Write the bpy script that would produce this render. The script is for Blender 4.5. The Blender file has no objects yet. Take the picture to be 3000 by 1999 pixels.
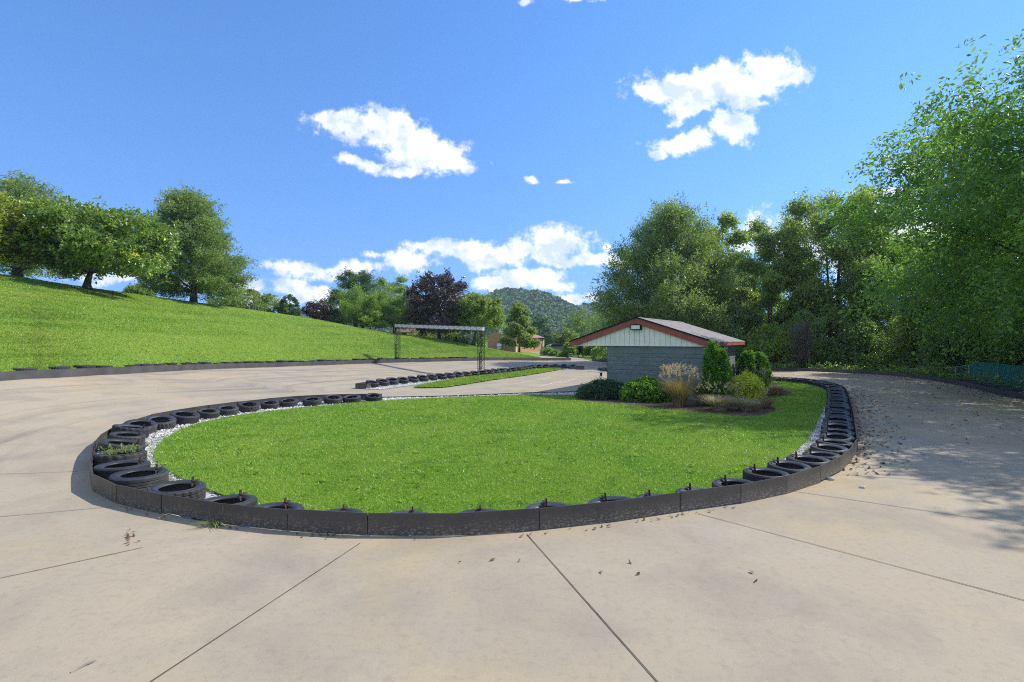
import bpy, math, random
import numpy as np
from mathutils import Vector, Matrix

random.seed(7)
RNG = np.random.default_rng(11)
scene = bpy.context.scene
COL = scene.collection
R = math.radians

# ------------------------------------------------------------------ survey
# every position below is a point surveyed from the photograph: a pixel of the
# 3000 px wide picture plus a height or a distance gives a point of the place
F, CX, HY, EYE = 1500.0, 1500.0, 994.0, 2.25
def G(px, py, z=0.0):
    d = (EYE - z) * F / (py - HY)
    return np.array([(px - CX) * d / F, d, z])
def P(px, py, d):
    return np.array([(px - CX) * d / F, d, EYE + (HY - py) * d / F])
def S(v):                       # coordinates read off the 2353 px overview
    return v * 3000.0 / 2353.0

# ------------------------------------------------------------------ helpers
def tag(o, label=None, cat=None, group=None, kind=None):
    if label: o['label'] = label
    if cat: o['category'] = cat
    if group: o['group'] = group
    if kind: o['kind'] = kind
    return o

def empty(name, loc, rz=0.0, label=None, cat=None, group=None):
    o = bpy.data.objects.new(name, None)
    COL.objects.link(o)
    o.location = Vector(loc); o.rotation_euler = (0, 0, rz)
    o.empty_display_size = 0.1
    tag(o, label, cat, group)
    return o

def make_mesh(name, verts, faces, mat, tint=None, uv=None, smooth=False):
    """verts (n,3); faces an (m,k) array or a list of such arrays / index lists"""
    me = bpy.data.meshes.new(name)
    verts = np.asarray(verts, dtype=np.float32)
    if isinstance(faces, np.ndarray): faces = [faces]
    counts, idx = [], []
    for f in faces:
        if isinstance(f, np.ndarray):
            counts.append(np.full(len(f), f.shape[1], dtype=np.int32)); idx.append(f.astype(np.int32).ravel())
        else:
            counts.append(np.array([len(f)], dtype=np.int32)); idx.append(np.array(f, dtype=np.int32))
    counts = np.concatenate(counts); idx = np.concatenate(idx)
    starts = np.concatenate([[0], np.cumsum(counts)[:-1]]).astype(np.int32)
    me.vertices.add(len(verts)); me.vertices.foreach_set('co', verts.ravel())
    me.loops.add(len(idx)); me.loops.foreach_set('vertex_index', idx)
    me.polygons.add(len(counts)); me.polygons.foreach_set('loop_start', starts)
    try: me.polygons.foreach_set('loop_total', counts)
    except Exception: pass
    me.polygons.foreach_set('use_smooth', np.full(len(counts), bool(smooth)))
    me.update(calc_edges=True)
    if tint is not None:
        a = me.attributes.new('tint', 'FLOAT', 'FACE'); a.data.foreach_set('value', np.asarray(tint, dtype=np.float32))
    if uv is not None:
        l = me.uv_layers.new(name='UVMap'); l.data.foreach_set('uv', np.asarray(uv, dtype=np.float32)[idx].ravel())
    me.validate(verbose=False)
    if mat: me.materials.append(mat)
    return me

def obj(name, me, parent=None, loc=None):
    o = bpy.data.objects.new(name, me); COL.objects.link(o)
    if parent is not None: o.parent = parent
    if loc is not None: o.location = Vector(loc)
    return o

class MB:
    """collects shapes into one mesh"""
    def __init__(s): s.v = []; s.f = []; s.n = 0
    def add(s, verts, faces):
        s.v.append(np.asarray(verts, dtype=float).reshape(-1, 3))
        for f in faces: s.f.append([int(i) + s.n for i in f])
        s.n += len(s.v[-1])
    def box(s, c, size, M=None):
        x, y, z = [k / 2 for k in size]
        v = np.array([[-x,-y,-z],[x,-y,-z],[x,y,-z],[-x,y,-z],[-x,-y,z],[x,-y,z],[x,y,z],[-x,y,z]], dtype=float)
        if M is not None: v = v @ np.array(M).T
        s.add(v + np.array(c), [(0,3,2,1),(4,5,6,7),(0,1,5,4),(1,2,6,5),(2,3,7,6),(3,0,4,7)])
    def bar(s, a, b, w, h=None):
        """square bar from a to b"""
        a = np.array(a, float); b = np.array(b, float); h = h or w
        d = b - a; L = np.linalg.norm(d); d = d / L
        up = np.array([0,0,1.0]) if abs(d[2]) < .95 else np.array([1.0,0,0])
        x = np.cross(d, up); x /= np.linalg.norm(x); y = np.cross(x, d)
        v = []
        for e in (a, b):
            for sx, sy in ((-1,-1),(1,-1),(1,1),(-1,1)): v.append(e + x*sx*w/2 + y*sy*h/2)
        s.add(v, [(0,1,2,3),(7,6,5,4),(0,4,5,1),(1,5,6,2),(2,6,7,3),(3,7,4,0)])
    def tube(s, pts, radii, n=6, cap=True):
        pts = np.asarray(pts, float); m = len(pts)
        radii = np.broadcast_to(np.asarray(radii, float), (m,))
        tan = np.gradient(pts, axis=0); tan /= np.linalg.norm(tan, axis=1)[:, None] + 1e-9
        ref = np.array([0.31, 0.17, 1.0]) if abs(tan[0][2]) < .9 else np.array([1.0, .2, 0])
        x = np.cross(tan, ref); x /= np.linalg.norm(x, axis=1)[:, None] + 1e-9
        y = np.cross(tan, x)
        a = np.arange(n) * 2 * math.pi / n
        v = (pts[:, None, :] + radii[:, None, None] * (np.cos(a)[None, :, None] * x[:, None, :] + np.sin(a)[None, :, None] * y[:, None, :])).reshape(-1, 3)
        fs = []
        for i in range(m - 1):
            for j in range(n):
                k = (j + 1) % n
                fs.append((i*n+j, i*n+k, (i+1)*n+k, (i+1)*n+j))
        if cap: fs.append(tuple(range(n-1, -1, -1))); fs.append(tuple((m-1)*n + j for j in range(n)))
        s.add(v, fs)
    def poly(s, pts): s.add(pts, [tuple(range(len(pts)))])
    def prism(s, ring, off):
        ring = np.asarray(ring, float); n = len(ring); off = np.array(off, float)
        s.add(np.vstack([ring, ring + off]), [tuple(range(n-1,-1,-1)), tuple(range(n, 2*n))] + [(i, (i+1)%n, n+(i+1)%n, n+i) for i in range(n)])
    def build(s, name, mat, parent=None, smooth=False, loc=None):
        v = np.vstack(s.v)
        return obj(name, make_mesh(name, v, s.f, mat, smooth=smooth), parent, loc)
    def mesh(s, name, mat, smooth=False):
        return make_mesh(name, np.vstack(s.v), s.f, mat, smooth=smooth)

def catmull(pts, per):
    pts = np.asarray(pts, float); out = []
    n = len(pts)
    for i in range(n - 1):
        p0 = pts[max(i-1, 0)]; p1 = pts[i]; p2 = pts[i+1]; p3 = pts[min(i+2, n-1)]
        for k in range(per):
            t = k / per
            out.append(.5*((2*p1) + (-p0+p2)*t + (2*p0-5*p1+4*p2-p3)*t*t + (-p0+3*p1-3*p2+p3)*t**3))
    out.append(pts[-1])
    return np.array(out)

def resample(pts, step=None, n=None):
    pts = np.asarray(pts, float)
    seg = np.linalg.norm(np.diff(pts[:, :2], axis=0), axis=1); s = np.concatenate([[0], np.cumsum(seg)])
    if n is None: n = max(2, int(round(s[-1] / step)) + 1)
    q = np.linspace(0, s[-1], n)
    return np.stack([np.interp(q, s, pts[:, k]) for k in range(pts.shape[1])], axis=1)

def dist_poly(x, y, line):
    """distance to a polyline, arc length and interpolated extra columns at the nearest point"""
    line = np.asarray(line, float)
    best = np.full(x.shape, 1e9); arc = np.zeros(x.shape); ex = np.zeros(x.shape); s0 = 0.0
    for a, b in zip(line[:-1], line[1:]):
        dx, dy = b[0]-a[0], b[1]-a[1]; L2 = dx*dx+dy*dy + 1e-12
        t = np.clip(((x-a[0])*dx + (y-a[1])*dy) / L2, 0, 1)
        d = np.hypot(x-(a[0]+t*dx), y-(a[1]+t*dy)); m = d < best
        best = np.where(m, d, best); arc = np.where(m, s0 + t*math.sqrt(L2), arc)
        if line.shape[1] > 2: ex = np.where(m, a[2] + t*(b[2]-a[2]), ex)
        s0 += math.sqrt(L2)
    return best, arc, ex

def inside(x, y, poly):
    poly = np.asarray(poly, float); r = np.zeros(x.shape, bool)
    n = len(poly); j = n - 1
    for i in range(n):
        xi, yi = poly[i][:2]; xj, yj = poly[j][:2]
        c = ((yi > y) != (yj > y)) & (x < (xj-xi)*(y-yi)/((yj-yi) + 1e-12) + xi)
        r ^= c; j = i
    return r

def offset_line(pts, d):
    pts = np.asarray(pts, float)[:, :2]
    t = np.gradient(pts, axis=0); t /= np.linalg.norm(t, axis=1)[:, None]
    return pts + d * np.stack([-t[:, 1], t[:, 0]], axis=1)

# ------------------------------------------------------------------ materials
def new_mat(name):
    m = bpy.data.materials.new(name); m.use_nodes = True
    nt = m.node_tree; nt.nodes.clear()
    out = nt.nodes.new('ShaderNodeOutputMaterial')
    return m, nt, out
def N(nt, t, **kw):
    n = nt.nodes.new(t)
    for k, v in kw.items(): setattr(n, k, v)
    return n
def noise(nt, vec, scale, detail=4, rough=.55, dist=0.0):
    n = N(nt, 'ShaderNodeTexNoise'); n.inputs['Scale'].default_value = scale; n.inputs['Detail'].default_value = detail
    n.inputs['Roughness'].default_value = rough; n.inputs['Distortion'].default_value = dist
    if vec is not None: nt.links.new(vec, n.inputs['Vector'])
    return n.outputs['Fac']
def ramp(nt, fac, stops):
    r = N(nt, 'ShaderNodeValToRGB'); e = r.color_ramp.elements
    while len(e) < len(stops): e.new(.5)
    for i, (p, c) in enumerate(stops):
        e[i].position = p; e[i].color = (c, c, c, 1) if isinstance(c, (int, float)) else (*c, 1)
    nt.links.new(fac, r.inputs['Fac']); return r.outputs['Color']
def mix(nt, fac, a, b, blend='MIX'):
    m = N(nt, 'ShaderNodeMix', data_type='RGBA', blend_type=blend)
    for sock, v in ((m.inputs[0], fac), (m.inputs[6], a), (m.inputs[7], b)):
        if isinstance(v, (int, float)): sock.default_value = v
        elif isinstance(v, tuple): sock.default_value = (*v, 1)
        else: nt.links.new(v, sock)
    return m.outputs[2]
def math_(nt, op, a, b=None, c=None):
    m = N(nt, 'ShaderNodeMath', operation=op)
    for i, v in enumerate((a, b, c)):
        if v is None: continue
        if isinstance(v, (int, float)): m.inputs[i].default_value = v
        else: nt.links.new(v, m.inputs[i])
    return m.outputs[0]
def mapping(nt, vec, scale=(1,1,1), rot=(0,0,0)):
    m = N(nt, 'ShaderNodeMapping'); m.inputs['Scale'].default_value = scale; m.inputs['Rotation'].default_value = rot
    nt.links.new(vec, m.inputs['Vector']); return m.outputs[0]
def principled(nt, out, color, rough=.7, spec=.3, bump=None, bstr=.3, bdist=.02, metal=0.0):
    b = N(nt, 'ShaderNodeBsdfPrincipled')
    for nm, v in (('Base Color', color), ('Roughness', rough)):
        if isinstance(v, (int, float)): b.inputs[nm].default_value = v
        elif isinstance(v, tuple): b.inputs[nm].default_value = (*v, 1)
        else: nt.links.new(v, b.inputs[nm])
    b.inputs['Specular IOR Level'].default_value = spec; b.inputs['Metallic'].default_value = metal
    if bump is not None:
        bp = N(nt, 'ShaderNodeBump'); bp.inputs['Strength'].default_value = bstr; bp.inputs['Distance'].default_value = bdist
        nt.links.new(bump, bp.inputs['Height']); nt.links.new(bp.outputs[0], b.inputs['Normal'])
    nt.links.new(b.outputs[0], out.inputs['Surface']); return b
def geo_pos(nt): return N(nt, 'ShaderNodeNewGeometry').outputs['Position']
def obj_co(nt): return N(nt, 'ShaderNodeTexCoord').outputs['Object']

def simple_mat(name, color, rough=.7, spec=.3, var=.25, scale=6, bstr=.2, metal=0.0, space='obj', fine=60):
    m, nt, out = new_mat(name)
    v = obj_co(nt) if space == 'obj' else geo_pos(nt)
    n1 = noise(nt, v, scale, 6)
    n2 = noise(nt, v, fine, 3)
    lo = tuple(c*(1-var) for c in color); hi = tuple(min(1, c*(1+var)) for c in color)
    c = mix(nt, ramp(nt, n1, [(.3, 0.0), (.7, 1.0)]), lo, hi)
    principled(nt, out, c, rough, spec, n2, bstr, .01, metal)
    return m

def leaf_mat(name, dark, light, odd=None, oddp=.06, trans=.35, rough=.5, spec=.3):
    m, nt, out = new_mat(name)
    at = N(nt, 'ShaderNodeAttribute', attribute_name='tint'); f = at.outputs['Fac']
    c = mix(nt, f, dark, light)
    if odd is not None:
        c = mix(nt, ramp(nt, f, [(1-oddp-.02, 0.0), (1-oddp, 1.0)]), c, odd)
    b = principled(nt, out, c, rough, spec)
    t = N(nt, 'ShaderNodeBsdfTranslucent')
    tc = mix(nt, 1.0, c, (1.25, 1.3, .6), 'MULTIPLY'); nt.links.new(tc, t.inputs['Color'])
    ms = N(nt, 'ShaderNodeMixShader'); ms.inputs[0].default_value = trans
    nt.links.new(b.outputs[0], ms.inputs[1]); nt.links.new(t.outputs[0], ms.inputs[2])
    nt.links.new(ms.outputs[0], out.inputs['Surface'])
    return m

MAT = {}
def concrete():
    m, nt, out = new_mat('concrete')
    p = geo_pos(nt)
    big = noise(nt, p, .16, 5, .55, .6); mid = noise(nt, p, .7, 6, .6, .4); fine = noise(nt, p, 14, 5, .7); grit = noise(nt, p, 90, 2, .6)
    c = mix(nt, ramp(nt, big, [(.38, 0.0), (.62, 1.0)]), (.415, .342, .234), (.35, .298, .217))
    c = mix(nt, ramp(nt, noise(nt, p, .36, 5, .6, .9), [(.50, 0.0), (.66, .85)]), c, (.43, .335, .19))      # rusty tan stains
    c = mix(nt, ramp(nt, mid, [(.46, 0.0), (.70, .6)]), c, (.24, .212, .168))                                # grey worn patches
    c = mix(nt, ramp(nt, noise(nt, p, .55, 6, .62, .5), [(.55, 0.0), (.78, .6)]), c, (.45, .395, .30))       # bleached patches
    c = mix(nt, ramp(nt, fine, [(.32, .3), (.5, 0.0)]), c, (.22, .18, .13))
    agg = ramp(nt, noise(nt, p, .8, 4, .6, .3), [(.42, .15), (.66, 1.0)])
    vor = N(nt, 'ShaderNodeTexVoronoi'); vor.inputs['Scale'].default_value = 55; nt.links.new(p, vor.inputs['Vector'])
    c = mix(nt, math_(nt, 'MULTIPLY', ramp(nt, vor.outputs['Distance'], [(.10, .5), (.20, 0.0)]), agg), c, (.66, .61, .53))
    c = mix(nt, ramp(nt, noise(nt, p, 38, 3, .6), [(.26, .45), (.36, 0.0)]), c, (.14, .115, .09))
    # tyre streaks that follow the banked lane (u = metres along, v = metres across)
    uv = N(nt, 'ShaderNodeUVMap', uv_map='UVMap').outputs[0]
    st = noise(nt, mapping(nt, uv, (.10, 1.7, 1)), 1.0, 5, .6, .35)
    sep = N(nt, 'ShaderNodeSeparateXYZ'); nt.links.new(uv, sep.inputs[0])
    lane = ramp(nt, math_(nt, 'MULTIPLY', sep.outputs[1], .1), [(.02, 0.0), (.2, 1.0)])
    c = mix(nt, math_(nt, 'MULTIPLY', ramp(nt, st, [(.52, 0.0), (.68, .62)]), lane), c, (0.155, 0.133, 0.107))
    c = mix(nt, math_(nt, 'MULTIPLY', ramp(nt, st, [(.3, .5), (.45, 0.0)]), lane), c, (0.429, 0.348, 0.259))
    h = math_(nt, 'ADD', math_(nt, 'MULTIPLY', grit, .6), fine)
    principled(nt, out, c, .8, .25, h, .35, .006)
    return m
MAT['concrete'] = concrete()

def grass_ground(name, a, b, c3, scale=.5):
    m, nt, out = new_mat(name); p = geo_pos(nt)
    n1 = noise(nt, p, scale, 5, .6, .3); n2 = noise(nt, p, 9, 5, .65); n3 = noise(nt, p, 55, 3, .6)
    c = mix(nt, ramp(nt, n1, [(.35, 0.0), (.65, 1.0)]), a, b)
    c = mix(nt, ramp(nt, n2, [(.45, 0.0), (.75, .8)]), c, c3)
    c = mix(nt, ramp(nt, n3, [(.3, .7), (.5, 0.0)]), c, tuple(k*.35 for k in a))
    h = math_(nt, 'ADD', n3, n2)
    principled(nt, out, c, .85, .15, h, .8, .04)
    return m
MAT['lawn'] = grass_ground('lawn_turf', (.12, .27, .018), (.17, .33, .022), (.25, .36, .04))
MAT['hill'] = grass_ground('hill_turf', (.15, .275, .022), (.21, .335, .033), (.29, .35, .065), .22)
MAT['far_ground'] = grass_ground('far_turf', (.10, .2, .02), (.13, .22, .03), (.16, .22, .05), .1)

def blade_mat(name, dark, light, dry, bands=False):
    m, nt, out = new_mat(name)
    f = N(nt, 'ShaderNodeAttribute', attribute_name='tint').outputs['Fac']
    p = geo_pos(nt); n1 = noise(nt, p, .33, 6, .65, .5); n2 = noise(nt, p, 1.6, 5, .6, .3)
    c = mix(nt, f, dark, light)
    c = mix(nt, ramp(nt, n1, [(.42, 0.0), (.68, .75)]), c, dry)
    c = mix(nt, ramp(nt, n2, [(.30, .6), (.48, 0.0)]), c, tuple(k*.75 for k in dark))
    c = mix(nt, ramp(nt, noise(nt, p, 2.7, 4, .6), [(.66, 0.0), (.76, .5)]), c, (.46, .42, .16))
    if bands:      # mower passes that follow the contour of the bank
        bd = noise(nt, mapping(nt, p, (.05, .05, 2.2)), 1.0, 4, .6, .4)
        c = mix(nt, ramp(nt, bd, [(.42, .5), (.5, 0.0)]), c, tuple(k*.8 for k in dark)); c = mix(nt, ramp(nt, bd, [(.54, 0.0), (.66, .5)]), c, dry)
    b = principled(nt, out, c, .38, .4)
    t = N(nt, 'ShaderNodeBsdfTranslucent'); nt.links.new(c, t.inputs['Color'])
    ms = N(nt, 'ShaderNodeMixShader'); ms.inputs[0].default_value = .35
    nt.links.new(b.outputs[0], ms.inputs[1]); nt.links.new(t.outputs[0], ms.inputs[2]); nt.links.new(ms.outputs[0], out.inputs['Surface'])
    return m
MAT['blade'] = blade_mat('lawn_blade', (.115, .27, .022), (.40, .58, .075), (.44, .51, .085))
MAT['hillblade'] = blade_mat('hill_blade', (.14, .275, .02), (.37, .53, .075), (.43, .47, .09), True)

def steel():
    m, nt, out = new_mat('barrier_paint')
    p = geo_pos(nt); z = N(nt, 'ShaderNodeSeparateXYZ'); nt.links.new(p, z.inputs[0])
    n1 = noise(nt, mapping(nt, p, (14, 14, 3)), 1.0, 6, .65); n2 = noise(nt, p, 1.1, 4); n3 = noise(nt, p, 70, 3)
    low = ramp(nt, math_(nt, 'ADD', math_(nt, 'MULTIPLY', z.outputs[2], 3.2), math_(nt, 'MULTIPLY', n1, .55)), [(.42, 1.0), (.9, 0.0)])
    c = mix(nt, ramp(nt, n2, [(.35, 0.0), (.65, 1.0)]), (.042, .036, .031), (.072, .062, .052))
    c = mix(nt, math_(nt, 'MULTIPLY', low, .32), c, (.10, .088, .075))                 # dried mud thrown on the lower half
    sc = noise(nt, mapping(nt, p, (26, 26, 60)), 1.0, 5, .75)
    c = mix(nt, math_(nt, 'MULTIPLY', ramp(nt, sc, [(.52, 0.0), (.60, .9)]), low), c, (.26, .235, .21))
    c = mix(nt, ramp(nt, n1, [(.64, 0.0), (.70, .5)]), c, (.2, .18, .16))           # scuffs
    c = mix(nt, ramp(nt, noise(nt, p, 4, 5, .7), [(.66, 0.0), (.76, .6)]), c, (.11, .05, .025))
    principled(nt, out, c, ramp(nt, n1, [(.3, .38), (.7, .6)]), .5, n3, .1, .004)
    return m
MAT['steel'] = steel()
MAT['steel_outer'] = simple_mat('outer_barrier_paint', (.075, .072, .07), .6, .35, .3, 2, .1, space='geo')
MAT['rubber'] = simple_mat('sidewall_rubber', (.045, .045, .049), .48, .5, .35, 7, .15)
MAT['tread'] = simple_mat('tread_rubber', (.058, .057, .056), .7, .3, .4, 9, .3)
for _k in ('rubber', 'tread'):
    _m = MAT[_k]; _nt = _m.node_tree; _b = next(n for n in _nt.nodes if n.type == 'BSDF_PRINCIPLED'); _src = _b.inputs['Base Color'].links[0].from_socket
    _oi = N(_nt, 'ShaderNodeObjectInfo').outputs['Random']
    _c = mix(_nt, ramp(_nt, _oi, [(0, .15), (1, 1.0)]), tuple(.022 for _ in range(3)), _src)
    _d = ramp(_nt, noise(_nt, geo_pos(_nt), 5, 5, .65), [(.5, 0.0), (.72, .5)])
    _c = mix(_nt, math_(_nt, 'MULTIPLY', _d, _oi), _c, (.15, .13, .105)); _nt.links.new(_c, _b.inputs['Base Color'])
MAT['stake'] = simple_mat('rusty_stake', (.06, .038, .028), .75, .3, .4, 20, .3)
MAT['black_metal'] = simple_mat('black_metal', (.022, .022, .024), .5, .4, .3, 4)
MAT['gravel_bed'] = simple_mat('gravel_bed', (.42, .41, .39), .9, .2, .5, 25, .8, space='geo', fine=40)
MAT['joint'] = simple_mat('joint_filler', (.10, .085, .065), .9, .1, .4, 8, .2, space='geo')
MAT['white_paint'] = simple_mat('worn_white_paint', (.60, .56, .47), .7, .3, .25, 5, .1, space='geo')
MAT['mulch'] = simple_mat('mulch', (.115, .082, .06), .95, .1, .6, 14, .9, space='geo', fine=35)
MAT['woodfloor'] = simple_mat('leaf_litter_floor', (.075, .06, .03), .95, .1, .6, 3, .8, space='geo', fine=14)
MAT['bark'] = simple_mat('bark', (.085, .07, .055), .95, .1, .45, 5, .8, fine=22)
MAT['pale_bark'] = simple_mat('pale_bark', (.24, .22, .19), .9, .1, .4, 5, .6, fine=22)
MAT['dead'] = simple_mat('dead_twigs', (.15, .125, .105), .95, .1, .3, 6, .4)

def stone_mat():
    m, nt, out = new_mat('white_gravel')
    f = N(nt, 'ShaderNodeAttribute', attribute_name='tint').outputs['Fac']
    c = ramp(nt, f, [(0, (.2, .19, .18)), (.35, (.5, .49, .47)), (1, (.82, .81, .78))])
    principled(nt, out, c, .8, .3); return m
MAT['stones'] = stone_mat()
def litter_mat():
    m, nt, out = new_mat('fallen_leaf')
    f = N(nt, 'ShaderNodeAttribute', attribute_name='tint').outputs['Fac']
    c = ramp(nt, f, [(0, (.06, .035, .022)), (.5, (.15, .075, .04)), (.85, (.2, .10, .045)), (1, (.34, .24, .13))])
    principled(nt, out, c, .8, .2); return m
MAT['litter'] = litter_mat()

# ------------------------------------------------------------------ world, sun, camera
SUN_EL, SUN_AZ = 43.5, 76.0           # azimuth clockwise from the viewing direction (+Y)
def cloud_group():
    g = bpy.data.node_groups.new('CloudDensity', 'ShaderNodeTree')
    g.interface.new_socket('Vector', in_out='INPUT', socket_type='NodeSocketVector')
    g.interface.new_socket('Density', in_out='OUTPUT', socket_type='NodeSocketFloat'); g.interface.new_socket('Lit', in_out='OUTPUT', socket_type='NodeSocketFloat')
    gi = g.nodes.new('NodeGroupInput'); go = g.nodes.new('NodeGroupOutput')
    def vm(op, a, b):
        n = g.nodes.new('ShaderNodeVectorMath'); n.operation = op
        for i, v in enumerate((a, b)):
            if v is None: continue
            if isinstance(v, tuple): n.inputs[i].default_value = v
            else: g.links.new(v, n.inputs[i])
        return n
    w = g.nodes.new('ShaderNodeTexNoise'); w.inputs['Scale'].default_value = 9; w.inputs['Detail'].default_value = 5
    g.links.new(gi.outputs[0], w.inputs['Vector'])
    off = vm('SCALE', vm('SUBTRACT', w.outputs['Color'], (.5, .5, .5)).outputs[0], None); off.inputs['Scale'].default_value = .075
    uv = vm('ADD', gi.outputs[0], off.outputs[0]).outputs[0]
    E = [  # centre and radii read from the overview picture (2353 px wide): x, y, rx, ry, weight
        (790,278,80,30,1),(870,290,95,42,1.1),(945,325,75,42,1.05),(1010,355,70,34,1),(925,382,45,14,.8),(735,268,35,20,.8),(822,375,46,12,.75),(1075,372,24,14,.6),
        (1600,200,130,36,1.1),(1690,190,110,46,1.15),(1765,172,70,40,1.05),(1525,205,55,24,.9),(1590,248,65,24,.95),(1720,235,50,18,.75),
        (1565,325,78,24,1),(1680,292,44,34,1),(1505,350,24,10,.7),
        (1229,407,16,9,.75),(1286,411,28,6,.75),
        (1035,576,70,24,1.05),(1125,590,78,30,1.1),(980,568,35,14,.8),
        (1272,562,76,42,1.15),(1335,600,56,20,1),(1208,570,34,22,.9),
        (690,612,80,17,.95),(790,622,90,20,.95),(938,610,50,22,.9),(865,596,34,10,.7),
        (580,652,40,20,1),(672,655,42,20,1),(735,668,40,20,.9),(690,690,70,18,.85),(280,640,110,18,.9),(560,690,60,14,.8),
        (1220,640,80,22,1.1),(1150,662,70,16,1),(1330,692,70,12,1),(1275,662,50,12,.8),
        (1425,598,36,20,.9),(1400,560,20,10,.6),
        (1750,535,64,50,1.05),(2075,470,75,40,1.1),(2090,395,40,22,.9),(2000,520,120,60,.9),(1890,560,150,60,.9),(2200,560,200,90,.9),
        (900,690,110,14,.7),
        (1205,8,18,10,.7),(1320,2,40,8,.6),
        (-300,500,160,50,1),(-600,300,220,70,1),(2800,300,200,70,1),(3300,520,300,60,1)]
    cur = None
    for (x, y, rx, ry, k) in E:
        c = ((S(x) - CX) / F, (HY - S(y)) / F, 0); r = (S(rx) * 1.25 / F, S(ry) * 1.25 / F, 1)
        d = vm('MULTIPLY', vm('SUBTRACT', uv, c).outputs[0], (1/r[0], 1/r[1], 0)).outputs[0]
        ln = vm('LENGTH', d, None).outputs['Value']
        v = g.nodes.new('ShaderNodeMath'); v.operation = 'MULTIPLY_ADD'; v.inputs[1].default_value = -k; v.inputs[2].default_value = k
        g.links.new(ln, v.inputs[0])
        if cur is None: cur = v.outputs[0]
        else:
            mx = g.nodes.new('ShaderNodeMath'); mx.operation = 'SMOOTH_MAX'; mx.inputs[2].default_value = .15
            g.links.new(cur, mx.inputs[0]); g.links.new(v.outputs[0], mx.inputs[1]); cur = mx.outputs[0]
    def nz(vec, scale, det, rough):
        n = g.nodes.new('ShaderNodeTexNoise'); n.inputs['Scale'].default_value = scale; n.inputs['Detail'].default_value = det; n.inputs['Roughness'].default_value = rough
        g.links.new(vec, n.inputs['Vector']); return n.outputs['Fac']
    def mt(op, a, b, c=None):
        m = g.nodes.new('ShaderNodeMath'); m.operation = op
        for i, v in enumerate((a, b, c)):
            if v is None: continue
            if isinstance(v, (int, float)): m.inputs[i].default_value = v
            else: g.links.new(v, m.inputs[i])
        return m.outputs[0]
    fine = nz(gi.outputs[0], 20, 8, .64)
    dens = mt('ADD', cur, mt('MULTIPLY_ADD', fine, 2.6, -1.26))
    uvo = vm('ADD', gi.outputs[0], (.014, .024, 0)).outputs[0]
    lit = mt('MULTIPLY', mt('SUBTRACT', nz(gi.outputs[0], 11, 5, .55), nz(uvo, 11, 5, .55)), 3.2)
    lit = mt('ADD', lit, mt('MULTIPLY_ADD', dens, -.42, .86))
    g.links.new(dens, go.inputs[0]); g.links.new(lit, go.inputs[1])
    return g

def build_world():
    w = bpy.data.worlds.new('World'); scene.world = w; w.use_nodes = True
    nt = w.node_tree; nt.nodes.clear()
    out = N(nt, 'ShaderNodeOutputWorld'); bg = N(nt, 'ShaderNodeBackground'); bg.inputs['Strength'].default_value = .15
    sky = N(nt, 'ShaderNodeTexSky', sky_type='NISHITA'); sky.sun_disc = False
    sky.sun_elevation = R(SUN_EL); sky.sun_rotation = R(SUN_AZ); sky.altitude = 300; sky.air_density = 1.0; sky.dust_density = 0.0; sky.ozone_density = 3.5
    hs = N(nt, 'ShaderNodeHueSaturation'); hs.inputs['Saturation'].default_value = 1.2; hs.inputs['Value'].default_value = 1.25
    nt.links.new(sky.outputs[0], hs.inputs['Color'])
    tc = N(nt, 'ShaderNodeTexCoord'); sp = N(nt, 'ShaderNodeSeparateXYZ'); nt.links.new(tc.outputs['Generated'], sp.inputs[0])
    up = N(nt, 'ShaderNodeCombineXYZ'); nt.links.new(sp.outputs[0], up.inputs[0]); nt.links.new(sp.outputs[1], up.inputs[1])
    nt.links.new(math_(nt, 'MULTIPLY_ADD', math_(nt, 'MAXIMUM', sp.outputs[2], 0.0), .62, .24), up.inputs[2])
    nv = N(nt, 'ShaderNodeVectorMath', operation='NORMALIZE'); nt.links.new(up.outputs[0], nv.inputs[0]); nt.links.new(nv.outputs[0], sky.inputs['Vector'])
    yy = math_(nt, 'MAXIMUM', sp.outputs[1], .05)
    cb = N(nt, 'ShaderNodeCombineXYZ')
    nt.links.new(math_(nt, 'DIVIDE', sp.outputs[0], yy), cb.inputs[0]); nt.links.new(math_(nt, 'DIVIDE', sp.outputs[2], yy), cb.inputs[1])
    g = cloud_group()
    a = N(nt, 'ShaderNodeGroup'); a.node_tree = g; nt.links.new(cb.outputs[0], a.inputs[0])
    lit = ramp(nt, a.outputs[1], [(.2, 0.0), (.75, 1.0)])
    ccol = mix(nt, lit, (3.6, 4.2, 5.2), (6.2, 6.2, 6.2))
    cov = ramp(nt, a.outputs[0], [(.0, 0.0), (.15, .16), (.4, .74), (.8, 1.0)])
    fr = ramp(nt, sp.outputs[1], [(.05, 0.0), (.15, 1.0)])
    skyc = mix(nt, 1.0, hs.outputs[0], (1.04, .95, 1.0), 'MULTIPLY')
    c = mix(nt, math_(nt, 'MULTIPLY', cov, fr), skyc, ccol)
    oth = noise(nt, mapping(nt, tc.outputs['Generated'], (1, 1, 1.8)), 2.6, 7, .58)  # unseen white clouds beside and behind the view, added to lift neutral fill light
    fill_clouds = math_(nt, 'MULTIPLY', ramp(nt, oth, [(.46, 0.0), (.62, .9)]), ramp(nt, sp.outputs[1], [(.2, 1.0), (.5, 0.0)]))
    fill_clouds = math_(nt, 'MULTIPLY', fill_clouds, ramp(nt, sp.outputs[2], [(.0, 0.0), (.08, 1.0)]))
    c = mix(nt, fill_clouds, c, (4.9, 4.95, 5.1))
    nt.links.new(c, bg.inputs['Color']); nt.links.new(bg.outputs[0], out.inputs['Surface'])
    w.cycles.sampling_method = 'MANUAL'; w.cycles.sample_map_resolution = 512
build_world()

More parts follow.
